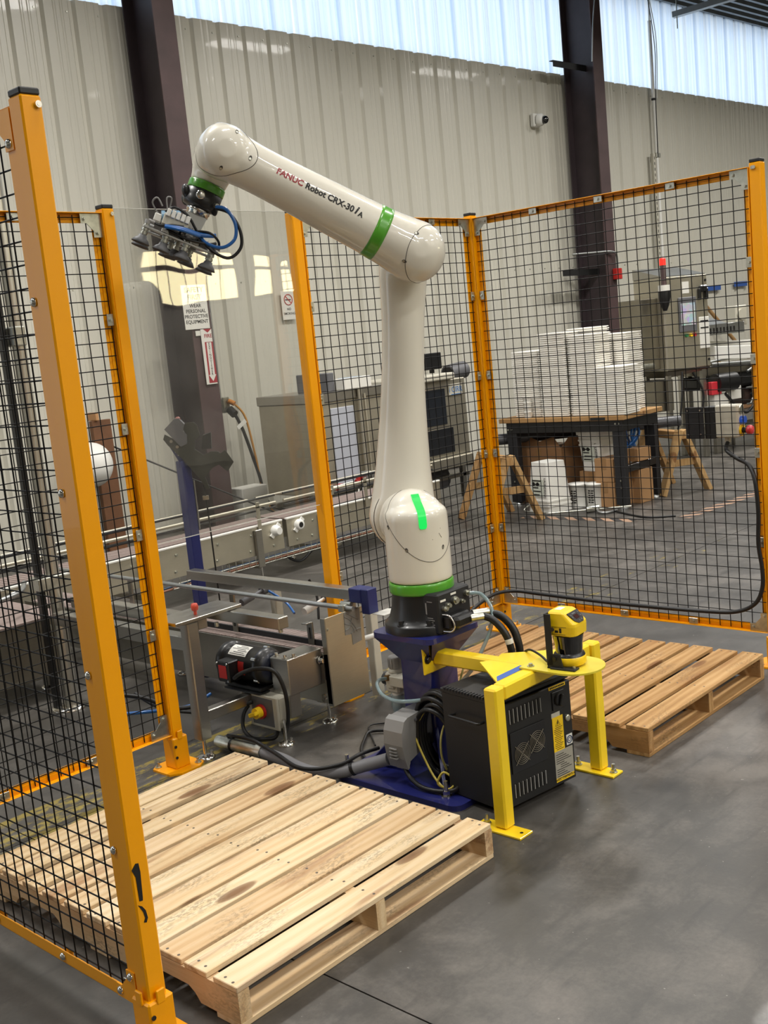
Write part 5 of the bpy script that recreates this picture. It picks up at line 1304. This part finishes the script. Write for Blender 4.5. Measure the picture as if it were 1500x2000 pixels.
# ---------------------------------------------------------------- washer-like machine behind the robot
t = thing('packing_machine', 'stainless packing machine with dark windows behind the robot upper arm', 'machine', (4.97, 4.75, 0))
part('left_cabinet', MB().box(4.97, 5.9, 4.75, 5.5, .32, 1.12, .006), M_lsteel, t)
part('roof_tray', MB().box(4.95, 5.95, 4.73, 5.5, 1.12, 1.20, .006), M_steel, t)
part('curtain', MB().box(5.12, 5.40, 4.738, 4.75, .36, 1.06, .004), plain('curtain_grey', '#a9acb5', .3), t)
part('pipe', MB().cyl((5.46, 4.71, .30), (5.46, 4.71, 1.20), .02).cyl((5.52, 4.71, .30), (5.52, 4.71, 1.15), .012), M_lsteel, t)
part('control_panel', MB().box(5.28, 5.62, 4.70, 4.85, 1.20, 1.30, .008), M_paper, t); part('touch_screen', MB().box(5.32, 5.52, 4.72, 4.82, 1.300, 1.304), emitter('screen_pale', '#cfe3f2', .7), t)
part('monitor', MB().box(5.18, 5.26, 4.80, 5.2, 1.20, 1.36, .006), M_greyd, t)
part('right_cabinet', MB().box(5.95, 6.98, 4.75, 5.5, .40, 1.16, .008), M_lsteel, t)
part('window', MB().box(6.10, 6.66, 4.742, 4.752, .74, 1.08, .004), plain('smoked_window', '#22252a', .12, coat=.5), t)
part('window', MB().box(6.05, 6.74, 4.742, 4.752, .46, .70, .004), plain('smoked_window_low', '#191b1f', .15, coat=.5), t)
part('lid', MB().box(5.97, 6.78, 4.70, 5.3, 1.16, 1.225, .012), M_lgrey, t)
part('drawer', MB().box(5.98, 6.96, 4.70, 4.76, .32, .42, .004), M_lsteel, t)
for x in (6.28, 6.66): part('monitor', MB().box(x, x+.24, 4.95, 4.99, 1.26, 1.42, .006).box(x+.1, x+.14, 4.97, 5.0, 1.2, 1.27), M_black, t)
part('duct', MB().cyl((7.0, 4.97, 1.20), (7.25, 4.97, 1.22), .085, n=20), M_greyd, t)
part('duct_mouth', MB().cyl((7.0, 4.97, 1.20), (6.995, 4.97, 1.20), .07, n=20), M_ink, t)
lg = part('logo_plate', MB().box(6.72, 6.92, 4.742, 4.75, 1.0, 1.11, .002), M_lgrey, t)
mb = MB(); letters(mb, 'i CIRR', .075, frame((6.82, 4.741, 1.055), (1, 0, 0), (0, 0, 1)), bold=.01); mb.box(6.75, 6.90, 4.7405, 4.742, 1.006, 1.014)
part('lettering', mb, plain('logo_blue', '#3a6ea8', .5), lg)
for x in (5.02, 5.85, 6.05, 6.9): part('leg', MB().box(x-.025, x+.025, 4.78, 4.83, 0, .42, .003), M_steel, t)
for x, z in ((5.05, .38), (5.30, .40)): part('red_valve', MB().cyl((x, 4.70, z), (x+.05, 4.70, z+.02), .02).box(x, x+.09, 4.68, 4.70, z+.02, z+.035), M_red, t)
part('pump', MB().cyl((5.45, 4.62, .42), (5.45, 4.72, .42), .05, n=16).box(5.36, 5.42, 4.62, 4.7, .36, .48, .005), M_galv, t)
part('under_frame', MB().box(4.97, 6.98, 4.78, 4.83, .20, .24, .003).box(4.97, 6.98, 5.4, 5.45, .20, .24, .003), M_steel_d, t)
part('motor', MB().cyl((6.35, 4.95, .2), (6.75, 4.95, .2), .11, n=18), M_greyd, t)
tg = MB(); 
random.seed(11)
for i in range(7):
    x = 4.72+.05*i; tg.tube([(x, 4.35, .30+.02*i), (x+random.uniform(-.1, .1), 4.33, .22), (x+random.uniform(-.15, .15), 4.32, .12+random.uniform(0, .1)), (x+random.uniform(-.1, .2), 4.34, .28), (x+.05, 4.36, .34)], .006)
single('air_tubes', tg, M_white, 'tangle of white air tubes on the conveyor frame behind the mesh', 'tubes', loc=(4.85, 4.34, .1))
t = thing('tube_stand', 'thin steel stand carrying the white air tubes', 'stand', (4.60, 4.34, 0))
part('rod', MB().cyl((4.60, 4.34, .0), (4.60, 4.34, .55), .016).cyl((4.4, 4.34, .45), (4.9, 4.34, .47), .012), M_zinc, t)
part('sensor', MB().box(4.52, 4.68, 4.30, 4.38, .26, .36, .006), M_lgrey, t)
part('base', MB().lathe([(.07, 0), (.07, .01), (.02, .015)], (4.60, 4.34, 0)), M_zinc, t)

# ---------------------------------------------------------------- bench with stacked trays
BX, BY, BR = 6.50, 3.93, R(-88)
bt = thing('workbench', 'black steel workbench with wooden top under the stacked white trays', 'workbench', (BX, BY, 0), BR)
BL, BD, BH = 1.16, .62, .79
part('top', MB().box(-.06, BL+.03, -.03, BD+.05, BH-.04, BH, .004), M_wood3, bt, world=False)
part('apron', MB().box(.0, BL, -.005, .02, BH-.135, BH-.04, .003), M_black, bt, world=False)
part('apron', MB().box(BL-.02, BL+.005, 0, BD, BH-.135, BH-.04, .003), M_black, bt, world=False)
for x in (.0, BL-.10):
    for y in (0.0, BD-.06):
        part('leg', MB().box(x, x+.10, y, y+.06, .03, BH-.04, .003), M_blackm, bt, world=False)
        part('foot', MB().lathe([(.045, 0), (.04, .02), (.015, .03)], (x+.05, y+.03, 0)), M_galv, bt, world=False)
part('side_rail', MB().box(BL-.06, BL-.0, .06, BD-.06, .30, .36, .003), M_black, bt, world=False)
part('maker_plate', MB().box(BL-.28, BL-.14, -.034, -.030, BH-.034, BH-.012), M_ink, bt, world=False)
bo = MB()
for x, z in ((.02, BH-.10), (.06, BH-.10), (BL-.06, BH-.07), (BL-.03, BH-.07), (.05, .22), (.05, .16), (BL-.04, .24), (BL-.04, .18)): bo.cyl((x, -.006, z), (x, -.012, z), .008, n=8)
part('bolt', bo, M_zinc, bt, world=False)
trm = MB().prism(rrect(.130, .125, .02, 2), (0, 0, .0), (1, 0, 0), (0, 1, 0), (0, 0, .0075)).prism(rrect(.142, .139, .022, 2), (0, 0, .0075), (1, 0, 0), (0, 1, 0), (0, 0, .0085)).mesh('foam_tray')
trm.materials.append(plain('foam_white', '#efece4', .6))
Bm = MW[bt.name]
for (x, y, n, lab) in ((.20, .20, 33, 'leftmost stack on the bench'), (.50, .17, 41, 'second stack from the bench left'),
                       (.62, .47, 42, 'tallest stack on the bench'), (.80, .17, 39, 'third front stack on the bench'),
                       (.93, .47, 38, 'right rear stack on the bench'), (1.06, .13, 23, 'short stack, bench right corner')):
    for k in range(n):
        o = bpy.data.objects.new('foam_tray', trm); COL.objects.link(o)
        o.location = Bm @ Vector((x+random.uniform(-.003, .003), y+random.uniform(-.003, .003), BH+.0176*k)); o.rotation_euler = (0, 0, BR+R(random.uniform(-.6, .6)))
        q = n-k; tag(o, 'white foam tray, %s of the %s' % ('topmost' if q == 1 else 'lowest' if k == 0 else '%d%s from the top' % (q, 'th' if 10 < q % 100 < 14 else {1: 'st', 2: 'nd', 3: 'rd'}.get(q % 10, 'th')), lab), 'tray', 'foam trays in the '+lab)
for i, z in enumerate((0, .05)): pass
t = thing('cup_stack', 'short stack of white cups standing before the trays at the bench left', 'cups', Bm @ Vector((.23, .015, BH)), BR)
for k in range(4): part('cup', MB().lathe([(.032, .0), (.038, .05), (.040, .052)], (0, 0, .042*k), n=16), M_white, t, world=False)
# under the bench
def pail_sq(name, loc, rz, w0, w1, h, inv, label, grp=None):
    t = thing(name, label, 'bucket', loc, rz); a, b = (w1, w0) if inv else (w0, w1)
    part('body', loft([(0, rrect(a, a, .02, 2)), (h, rrect(b, b, .02, 2))]), M_white, t, world=False)
    for z in ((.06, .10) if inv else (h-.10, h-.06)):
        s = a+(b-a)*z/h+.008; part('rim', MB().prism(rrect(s, s, .025, 2), (0, 0, z-.006), (1, 0, 0), (0, 1, 0), (0, 0, .014)), M_white, t, world=False)
    if not inv: part('lid', MB().prism(rrect(b+.012, b+.012, .025, 2), (0, 0, h-.01), (1, 0, 0), (0, 1, 0), (0, 0, .03)), M_white, t, world=False)
    m = MB(); s = max(a, b)+.004
    F = frame((-(a+b)/2-.006, 0, h*.5), Vector((0, -1, 0)), Vector(((a-b)/h*1.0, 0, 1)).normalized())
    lb = part('label', MB().box(-.085, .06, -.075, .07, -.003, .0, M=F), plain('pail_label', '#c4c9bd', .5) if 'pail_label' not in bpy.data.materials else bpy.data.materials['pail_label'], t, world=False)
    for i in range(5): m.box(-.07+.01*(i % 2), .03-.015*(i % 3), .055-.03*i, .065-.03*i, 0, .001, M=F)
    for x in (-.06, -.01): m.cyl(F @ Vector((x, .03, 0)), F @ Vector((x, .03, .001)), .018, n=12)
    letters(m, 'LAUNDRING', .03, F @ Matrix.Translation((.078, .0, .001)) @ Matrix.Rotation(R(-90), 4, 'Z'), bold=.02)
    part('print', m, M_ink, t, world=False)
    return t
t = pail_sq('square_pail', (6.36, 3.42, 0), R(-12), .105, .135, .43, True, 'white square pail standing upside down in front of the bench')
part('handle', MB().tube([(-.15, .11, .06), (-.19, .13, .02), (-.17, .0, .008), (-.17, -.12, .012)], .005), M_zinc, t, world=False)
pail_sq('square_pail', (6.80, 3.18, .29), R(-10), .10, .125, .33, False, 'white square pail with lid on top of a carton under the bench')
for x, y, lab in ((6.58, 3.27, 'small round white tub under the bench, the left one of two'), (6.62, 3.12, 'small round white tub under the bench, beside the stacked cartons')):
    t = thing('round_tub', lab, 'tub', (x, y, 0), R(-35))
    part('body', MB().lathe([(.075, 0), (.082, .19), (.087, .192), (.087, .205), (.02, .207)], n=22), M_white, t, world=False)
    m = MB()
    for i in range(6):
        for a0 in (200, 222):
            a = R(a0+(i % 2)*3); m.box(-.001, .001, -.012, .012, .04+.02*i, .05+.02*i, M=Matrix.Translation((math.cos(a)*.0805, math.sin(a)*.0805, 0)) @ Matrix.Rotation(a, 4, 'Z'))
    part('print', m, M_ink, t, world=False)
def carton(loc, rz, sx, sy, sz, label, mat=M_ctn, flaps=False):
    t = thing('carton', label, 'box', loc, rz)
    part('box', MB().box(-sx/2, sx/2, -sy/2, sy/2, 0, sz, .003), mat, t, world=False)
    part('tape', MB().box(-sx/2-.001, sx/2+.001, -.025, .025, sz-.002, sz+.001).box(-sx/2-.0015, -sx/2+.001, -.025, .025, sz-.09, sz), M_tapeb, t, world=False)
    if flaps:
        part('flap', MB().prism([(0, 0), (sy, 0), (sy*.8, .10), (sy*.5, .06), (sy*.2, .11)], (-sx/2, sy/2, sz), (0, -1, 0), (.3, 0, 1), (.004, 0, 0)), mat, t, world=False)
        part('flap', MB().prism([(0, 0), (sx, 0), (sx*.9, .09), (sx*.1, .12)], (-sx/2, -sy/2, sz), (1, 0, 0), (0, -.5, .8), (0, .004, 0)), mat, t, world=False)
    return t
carton((6.86, 3.69, 0), R(-4), .42, .50, .50, 'large brown open carton under the bench behind the pail', M_ctn2, True)
carton((6.62, 3.68, 0), R(-4), .04+.14, .18, .20, 'low brown carton on the floor left of the upside-down pail', M_ctn2)
carton((6.82, 3.18, 0), R(-10), .27, .26, .288, 'brown carton carrying the lidded white pail')
carton((6.70, 2.985, 0), R(-6), .24, .20, .215, 'lower one of two stacked cartons at the right bench leg')
carton((6.70, 2.985, .217), R(-7), .24, .20, .20, 'upper one of two stacked cartons at the right bench leg')
carton((6.90, 2.865, 0), R(-4), .20, .17, .29, 'tall carton between the right bench legs')
carton((6.88, 2.83, .365), R(-4), .20, .11, .11, 'small carton on the rail between the right bench legs')
t = thing('caulking_gun', 'thin metal caulking gun lying on the floor before the bench', 'tool', (6.40, 2.95, 0))
part('rod', MB().cyl((6.12, 3.28, .02), (6.52, 2.72, .03), .008).cyl((6.30, 3.02, .03), (6.36, 2.93, .04), .03, n=12), M_zinc, t)
part('grip', MB().tube([(6.33, 2.93, .03), (6.28, 2.88, .015), (6.30, 2.82, .012), (6.42, 2.80, .012)], .012), M_galv, t)
part('cord', MB().tube([(6.40, 2.80, .01), (6.32, 2.68, .008), (6.2, 2.4, .008), (6.3, 2.2, .008)], .008), M_rubber, t)
bw = MB(); random.seed(5)
for i in range(8): bw.tube([(7.0+random.uniform(-.06, .06), 2.98+random.uniform(-.05, .05), .70), (6.98+random.uniform(-.08, .08), 2.96+random.uniform(-.08, .08), .58), (6.98+random.uniform(-.1, .1), 2.98, .46)], .011)
single('blue_wires', bw, M_hose_b, 'bundle of blue wires hanging under the bench at the right', 'wires')
# wrapped roll on sawhorses
t = thing('wrapped_roll', 'long plastic-wrapped grey roll lying on two wooden sawhorses', 'roll', (6.6, 3.3, .55))
part('roll', MB().cyl((6.44, 4.10, .60), (7.76, 2.90, .60), .05, n=18), plain('wrap_grey', '#3c3c40', .35, bump=.6, bs=25, bd=.006), t)
part('band', MB().cyl((7.26, 3.3545, .60), (7.34, 3.282, .60), .054, n=18), plain('wrap_blue', '#3e6fb0', .4), t)
part('core', MB().cyl((6.44, 4.10, .60), (6.39, 4.145, .60), .04, n=16), M_galv, t)
def sawhorse(loc, rz, label):
    t = thing('sawhorse', label, 'sawhorse', loc, rz, 'wooden sawhorses')
    part('ridge', MB().box(-.30, .30, -.045, .045, .48, .548, .004), M_wood3, t, world=False)
    for sx in (-.26, .26):
        for sy in (-1, 1):
            a = Vector((sx, sy*.03, .52)); b = Vector((sx*1.1, sy*.24, 0.0)); d = (b-a).normalized(); F = frame(a, (1, 0, 0), d)
            part('leg', MB().box(-.042, .042, -.04, (b-a).length, -.02, .02, .003, M=F), M_wood3, t, world=False)
        part('rung', MB().box(sx-.012, sx+.012, -.15, .15, .24, .30, .002), M_wood3, t, world=False)
    return t
sawhorse((5.90, 3.62, 0), R(-118), 'wooden sawhorse under the left end of the wrapped roll, by the corner post')
sawhorse((7.50, 2.92, 0), R(-118), 'wooden sawhorse under the right end of the wrapped roll, beyond the bench')
# hazard tape on the floor
def hazard():
    m = N('hazard_tape'); P = m.obj(); s = m.n('ShaderNodeSeparateXYZ'); m.l(P, s.inputs[0])
    f = m.math('FRACT', m.math('MULTIPLY', m.math('ADD', s.outputs[0], s.outputs[1]), 6.0))
    wn = m.ramp(m.noise(P, 14, 4), [(.4, 0.0), (.65, 1.0)])
    c = m.mix(m.math('GREATER_THAN', f, .5), hexc('#1d1a19'), hexc('#9a7a62')); c = m.mix(m.math('MULTIPLY', wn, .25), c, hexc('#5a5553'))
    m.bsdf(c, .6); return m.m
M_haz = hazard()
def tape(name, a, b, w_, label):
    a, b = Vector(a), Vector(b); d = b-a; n = Vector((-d.y, d.x, 0)).normalized()*w_/2; L = d.length
    mt = frame(a, d, n); o = single(name, MB().box(0, L, -w_/2, w_/2, .0, .0008), M_haz, label, 'tape', loc=(0, 0, 0)); o.matrix_world = mt
    return o
tape('floor_tape', (6.02, 3.47, .0004), (6.08, 2.44, .0004), .11, 'striped hazard tape on the floor before the bench')
tape('floor_tape', (6.27, 2.12, .0004), (7.9, 2.02, .0004), .11, 'striped hazard tape on the floor running away to the right')

# ---------------------------------------------------------------- inspection machine at the right
MX, MY, MRz = 9.05, 3.70, R(-20)
t = xm = thing('inspection_machine', 'tall stainless inspection cabinet with touch screen beside the stacked trays', 'machine', (MX, MY, 0), MRz)
cab = part('cabinet', MB().box(0, .60, 0, .46, .97, 1.95, .008), M_lsteel, t, world=False)
part('side_box', MB().box(-.22, .0, .10, .46, 1.0, 1.74, .006), M_steel_d, t, world=False)
part('hood', MB().add([(0, 0, 1.95), (.60, 0, 1.95), (.60, .46, 2.06), (0, .46, 2.06), (0, .46, 1.95), (.60, .46, 1.95)], [(0, 1, 2, 3), (3, 2, 5, 4), (0, 3, 4), (1, 5, 2)]), M_steel, t, world=False)
part('door_edge', MB().box(.005, .595, -.012, .0, .98, 1.94, .004), M_lsteel, t, world=False)
sf = part('screen_frame', MB().box(.18, .42, -.03, -.012, 1.36, 1.72, .006), M_greyd, t, world=False)
def scr():
    m = N('touch_screen'); P = m.obj(); v = m.n('ShaderNodeTexVoronoi'); v.inputs['Scale'].default_value = 22; m.l(P, v.inputs[0])
    c = m.mix(.35, (.9, .93, .95, 1), v.outputs['Color']); b = m.bsdf((.02, .02, .02, 1), .2, emit=(1, 1, 1, 1), es=.8); m.l(c, b.inputs['Emission Color']); return m.m
part('screen', MB().box(.205, .395, -.033, -.029, 1.43, 1.66), scr(), sf, world=False)
part('small_label', MB().box(.25, .34, -.016, -.012, 1.76, 1.88), M_paper, t, world=False)
part('black_handle', MB().box(.47, .57, -.05, -.012, 1.76, 1.83, .01).box(.455, .485, -.05, -.012, 1.68, 1.80, .008).box(.55, .58, -.05, -.012, 1.68, 1.80, .008), M_black, t, world=False)
part('bolt', MB().cyl((.57, -.012, 1.88), (.57, -.02, 1.88), .014).cyl((.57, -.012, 1.05), (.57, -.02, 1.05), .014), M_ink, t, world=False)
part('light_panel', MB().box(.455, .595, -.02, -.012, 1.17, 1.50, .01), M_paper, t, world=False)
for z in (1.38, 1.45): part('panel_slot', MB().box(.47, .58, -.022, -.0195, z, z+.014), M_ink, t, world=False)
for x, m_ in ((.27, plain('button_green', '#2f7d4a', .4)), (.33, M_ylab), (.38, M_redbtn)): part('push_button', MB().cyl((x, -.012, 1.325), (x, -.035, 1.325), .018, n=12), m_, t, world=False)
part('latch', MB().box(-.30, -.12, .05, .10, 1.03, 1.06, .01).cyl((-.28, .05, 1.05), (-.14, .05, 1.05), .03), M_zinc, t, world=False)
part('tilted_base', MB().add([(0, .0, .97), (.6, 0, .97), (.6, .46, .97), (0, .46, .97), (.05, .05, .90), (.6, .05, .94), (.6, .42, .94), (.05, .42, .90)], [(0, 4, 5, 1), (1, 5, 6, 2), (2, 6, 7, 3), (3, 7, 4, 0), (4, 7, 6, 5)]), M_steel_d, t, world=False)
for x, y in ((.06, .06), (.54, .06), (.06, .40), (.54, .40)): part('leg', MB().box(x-.025, x+.025, y-.025, y+.025, 0, .95, .003), M_steel, t, world=False)
part('lower_cabinet', MB().box(-.10, .16, .10, .40, .55, .88, .006), M_steel_d, t, world=False)
part('shelf', MB().box(.0, .60, .05, .42, .30, .33, .003), M_steel_d, t, world=False)
part('cable', MB().tube([(.20, .0, .95), (.16, -.03, .75), (.12, -.03, .5), (.10, .02, .3)], .01).tube([(.35, .0, .93), (.45, -.03, .7), (.40, -.02, .4)], .012), M_rubber, t, world=False)
# stack light on a bracket
sx, sy = -.07, -.10
part('light_bracket', MB().lathe([(.02, 1.60), (.045, 1.66), (.062, 1.74), (.062, 1.80)], (sx, sy, 0), n=18), M_black, t, world=False)
part('light_base', MB().cyl((sx, sy, 1.80), (sx, sy, 1.86), .06, n=18), M_paper, t, world=False)
part('light_column', MB().cyl((sx, sy, 1.86), (sx, sy, 2.06), .030, n=16), plain('lens_smoke', '#4a3a3c', .2, coat=.5), t, world=False)
part('red_beacon', MB().cyl((sx, sy, 2.06), (sx, sy, 2.12), .032, n=18).sphere((sx, sy, 2.12), .032, 16, 8, (1, 1, .5)), emitter('beacon_red', '#ff2a18', 1.6), t, world=False)
t = thing('stack_conveyor', 'grey outfeed conveyor with white side guides right of the inspection cabinet', 'conveyor', (MX+.9, MY-.1, 0), MRz)
part('bed', MB().box(-.25, 1.6, -.10, .36, .86, .96, .004), M_steel_d, t, world=False)
part('bed', MB().box(-.25, .55, .1, .40, 1.28, 1.40, .004), M_galv, t, world=False)
part('cover', MB().add([(-.25, .1, 1.40), (.3, .1, 1.40), (.3, .4, 1.48), (-.25, .4, 1.55)], [(0, 1, 2, 3)]), M_galv, t, world=False)
vs_ = MB()
for i in range(8): vs_.box(.03+.05*i, .055+.05*i, .098, .102, 1.30, 1.36)
part('vent', vs_, M_ink, t, world=False)
part('drive', MB().box(.45, .62, .12, .3, 1.36, 1.58, .01).cyl((.52, .12, 1.48), (.52, .09, 1.48), .06), M_lgrey, t, world=False)
part('side_guide', MB().box(-.2, 1.6, -.13, -.10, 1.02, 1.16, .004, M=Matrix.Rotation(R(4), 4, 'Y')), M_white, t, world=False)
part('side_guide', MB().box(.0, 1.6, .34, .37, 1.05, 1.22, .004, M=Matrix.Rotation(R(3), 4, 'Y')), M_white, t, world=False)
part('roller_frame', MB().cyl((-.2, -.14, .98), (1.6, -.14, .90), .02).cyl((-.2, .1, .98), (.9, -.16, 1.08), .015).cyl((.3, -.16, .86), (.8, -.16, 1.06), .015), M_galv, t, world=False)
part('black_belt', MB().box(-.2, 1.6, -.12, .36, .70, .84, .03), M_black, t, world=False)
part('motor', MB().cyl((-.22, -.2, .78), (.06, -.2, .78), .10, n=18), M_black, t, world=False)
part('red_box', MB().box(-.30, -.16, -.24, -.16, .66, .80, .006), M_redbtn, t, world=False)
for x in (-.1, .5, 1.3): part('leg', MB().box(x-.03, x+.03, -.1, -.04, 0, .86, .003).box(x-.03, x+.03, .3, .36, 0, .86, .003), M_steel, t, world=False)
tr_ = MB()
for i in range(6): tr_.cyl((.35+.22*i, -.14, .50), (.46+.22*i, -.14, .68), .012, n=6).cyl((.46+.22*i, -.14, .68), (.57+.22*i, -.14, .50), .012, n=6)
tr_.cyl((.3, -.14, .50), (1.7, -.14, .50), .012, n=6).cyl((.3, -.14, .68), (1.7, -.14, .68), .012, n=6)
part('truss', tr_, M_galv, t, world=False)
part('drum', MB().cyl((.4, .1, .58), (1.4, .1, .58), .11, n=18), plain('drum_brown', '#4b3a35', .5), t, world=False)
part('white_box', MB().box(-.25, -.05, -.22, -.12, .40, .66, .006).box(.0, .16, -.2, -.12, .58, .72, .004), M_paper, t, world=False)
part('cable', MB().tube([(-.1, -.22, .66), (.05, -.24, .5), (.2, -.22, .42), (.35, -.2, .5)], .016).tube([(.3, -.2, .62), (.45, -.22, .44), (.6, -.2, .38)], .016), M_rubber, t, world=False)
part('lower_frame', MB().box(-.3, 1.6, -.12, -.06, .20, .26, .003).box(-.3, 1.6, .3, .36, .20, .26, .003), M_steel_d, t, world=False)

# ---------------------------------------------------------------- control station on the right fence
t = thing('control_station', 'grey push-button box with black back plates on the right mesh panel', 'control box', (XR+.05, .25, 1.0))
xo = XR+.045
part('back_plate', MB().box(xo, xo+.006, .335, .425, 1.02, 1.165, .002), M_blackm, t)
part('back_plate', MB().box(xo+.012, xo+.07, .285, .336, 1.018, 1.163, .002), M_black, t)
part('enclosure', MB().box(xo+.012, xo+.085, .178, .286, 1.022, 1.168, .006), M_lgrey, t)
sc2 = MB()
for y in (.35, .41):
    for z in (1.04, 1.15): sc2.cyl((xo, y, z), (xo-.003, y, z), .004, n=8)
part('plate_screw', sc2, M_chrome, t)
part('button_rim', MB().cyl((xo+.048, .178, 1.145), (xo+.048, .172, 1.145), .020, n=18), M_zinc, t)
part('blue_button', MB().cyl((xo+.048, .178, 1.098), (xo+.048, .158, 1.098), .018, n=18), emitter('button_blue', '#1d62d8', .5), t)
part('yellow_ring', MB().cyl((xo+.048, .178, 1.052), (xo+.048, .172, 1.052), .026, n=20), M_ylab, t)
part('stem', MB().cyl((xo+.048, .172, 1.052), (xo+.048, .150, 1.052), .013, n=12), M_ink, t)
part('stop_button', MB().lathe([(.014, 0), (.021, .006), (.022, .02), (.017, .027), (.004, .029)], (xo+.048, .152, 1.052), (0, -1, 0), n=22), M_redbtn, t)
part('gland', MB().cyl((xo+.048, .245, 1.022), (xo+.048, .245, .998), .014, n=12), M_lgrey, t)
single('station_cable', MB().tube([(xo+.048, .245, 1.0), (3.17, .225, .97), (3.155, .17, .935), (3.15, .115, .905), (3.125, .078, .84), (3.118, .066, .70), (3.118, .072, .56), (3.118, .060, .45), (3.116, .062, .36), (3.114, .098, .285), (3.113, .185, .24), (3.113, .335, .226), (3.113, .678, .219), (3.113, .967, .220), (3.113, 1.277, .226), (3.10, 1.40, .232), (3.03, 1.46, .236), (2.93, 1.475, .225), (2.78, 1.475, .185), (2.55, 1.45, .09), (2.25, 1.38, .014), (1.98, 1.30, .012), (1.84, 1.05, .012), (1.80, .93, .012), (1.70, .86, .03), (1.62, .76, .06)], .0095, n=10), M_rubber, 'thick black cable clipped along the bottom of the right mesh panel', 'cable')
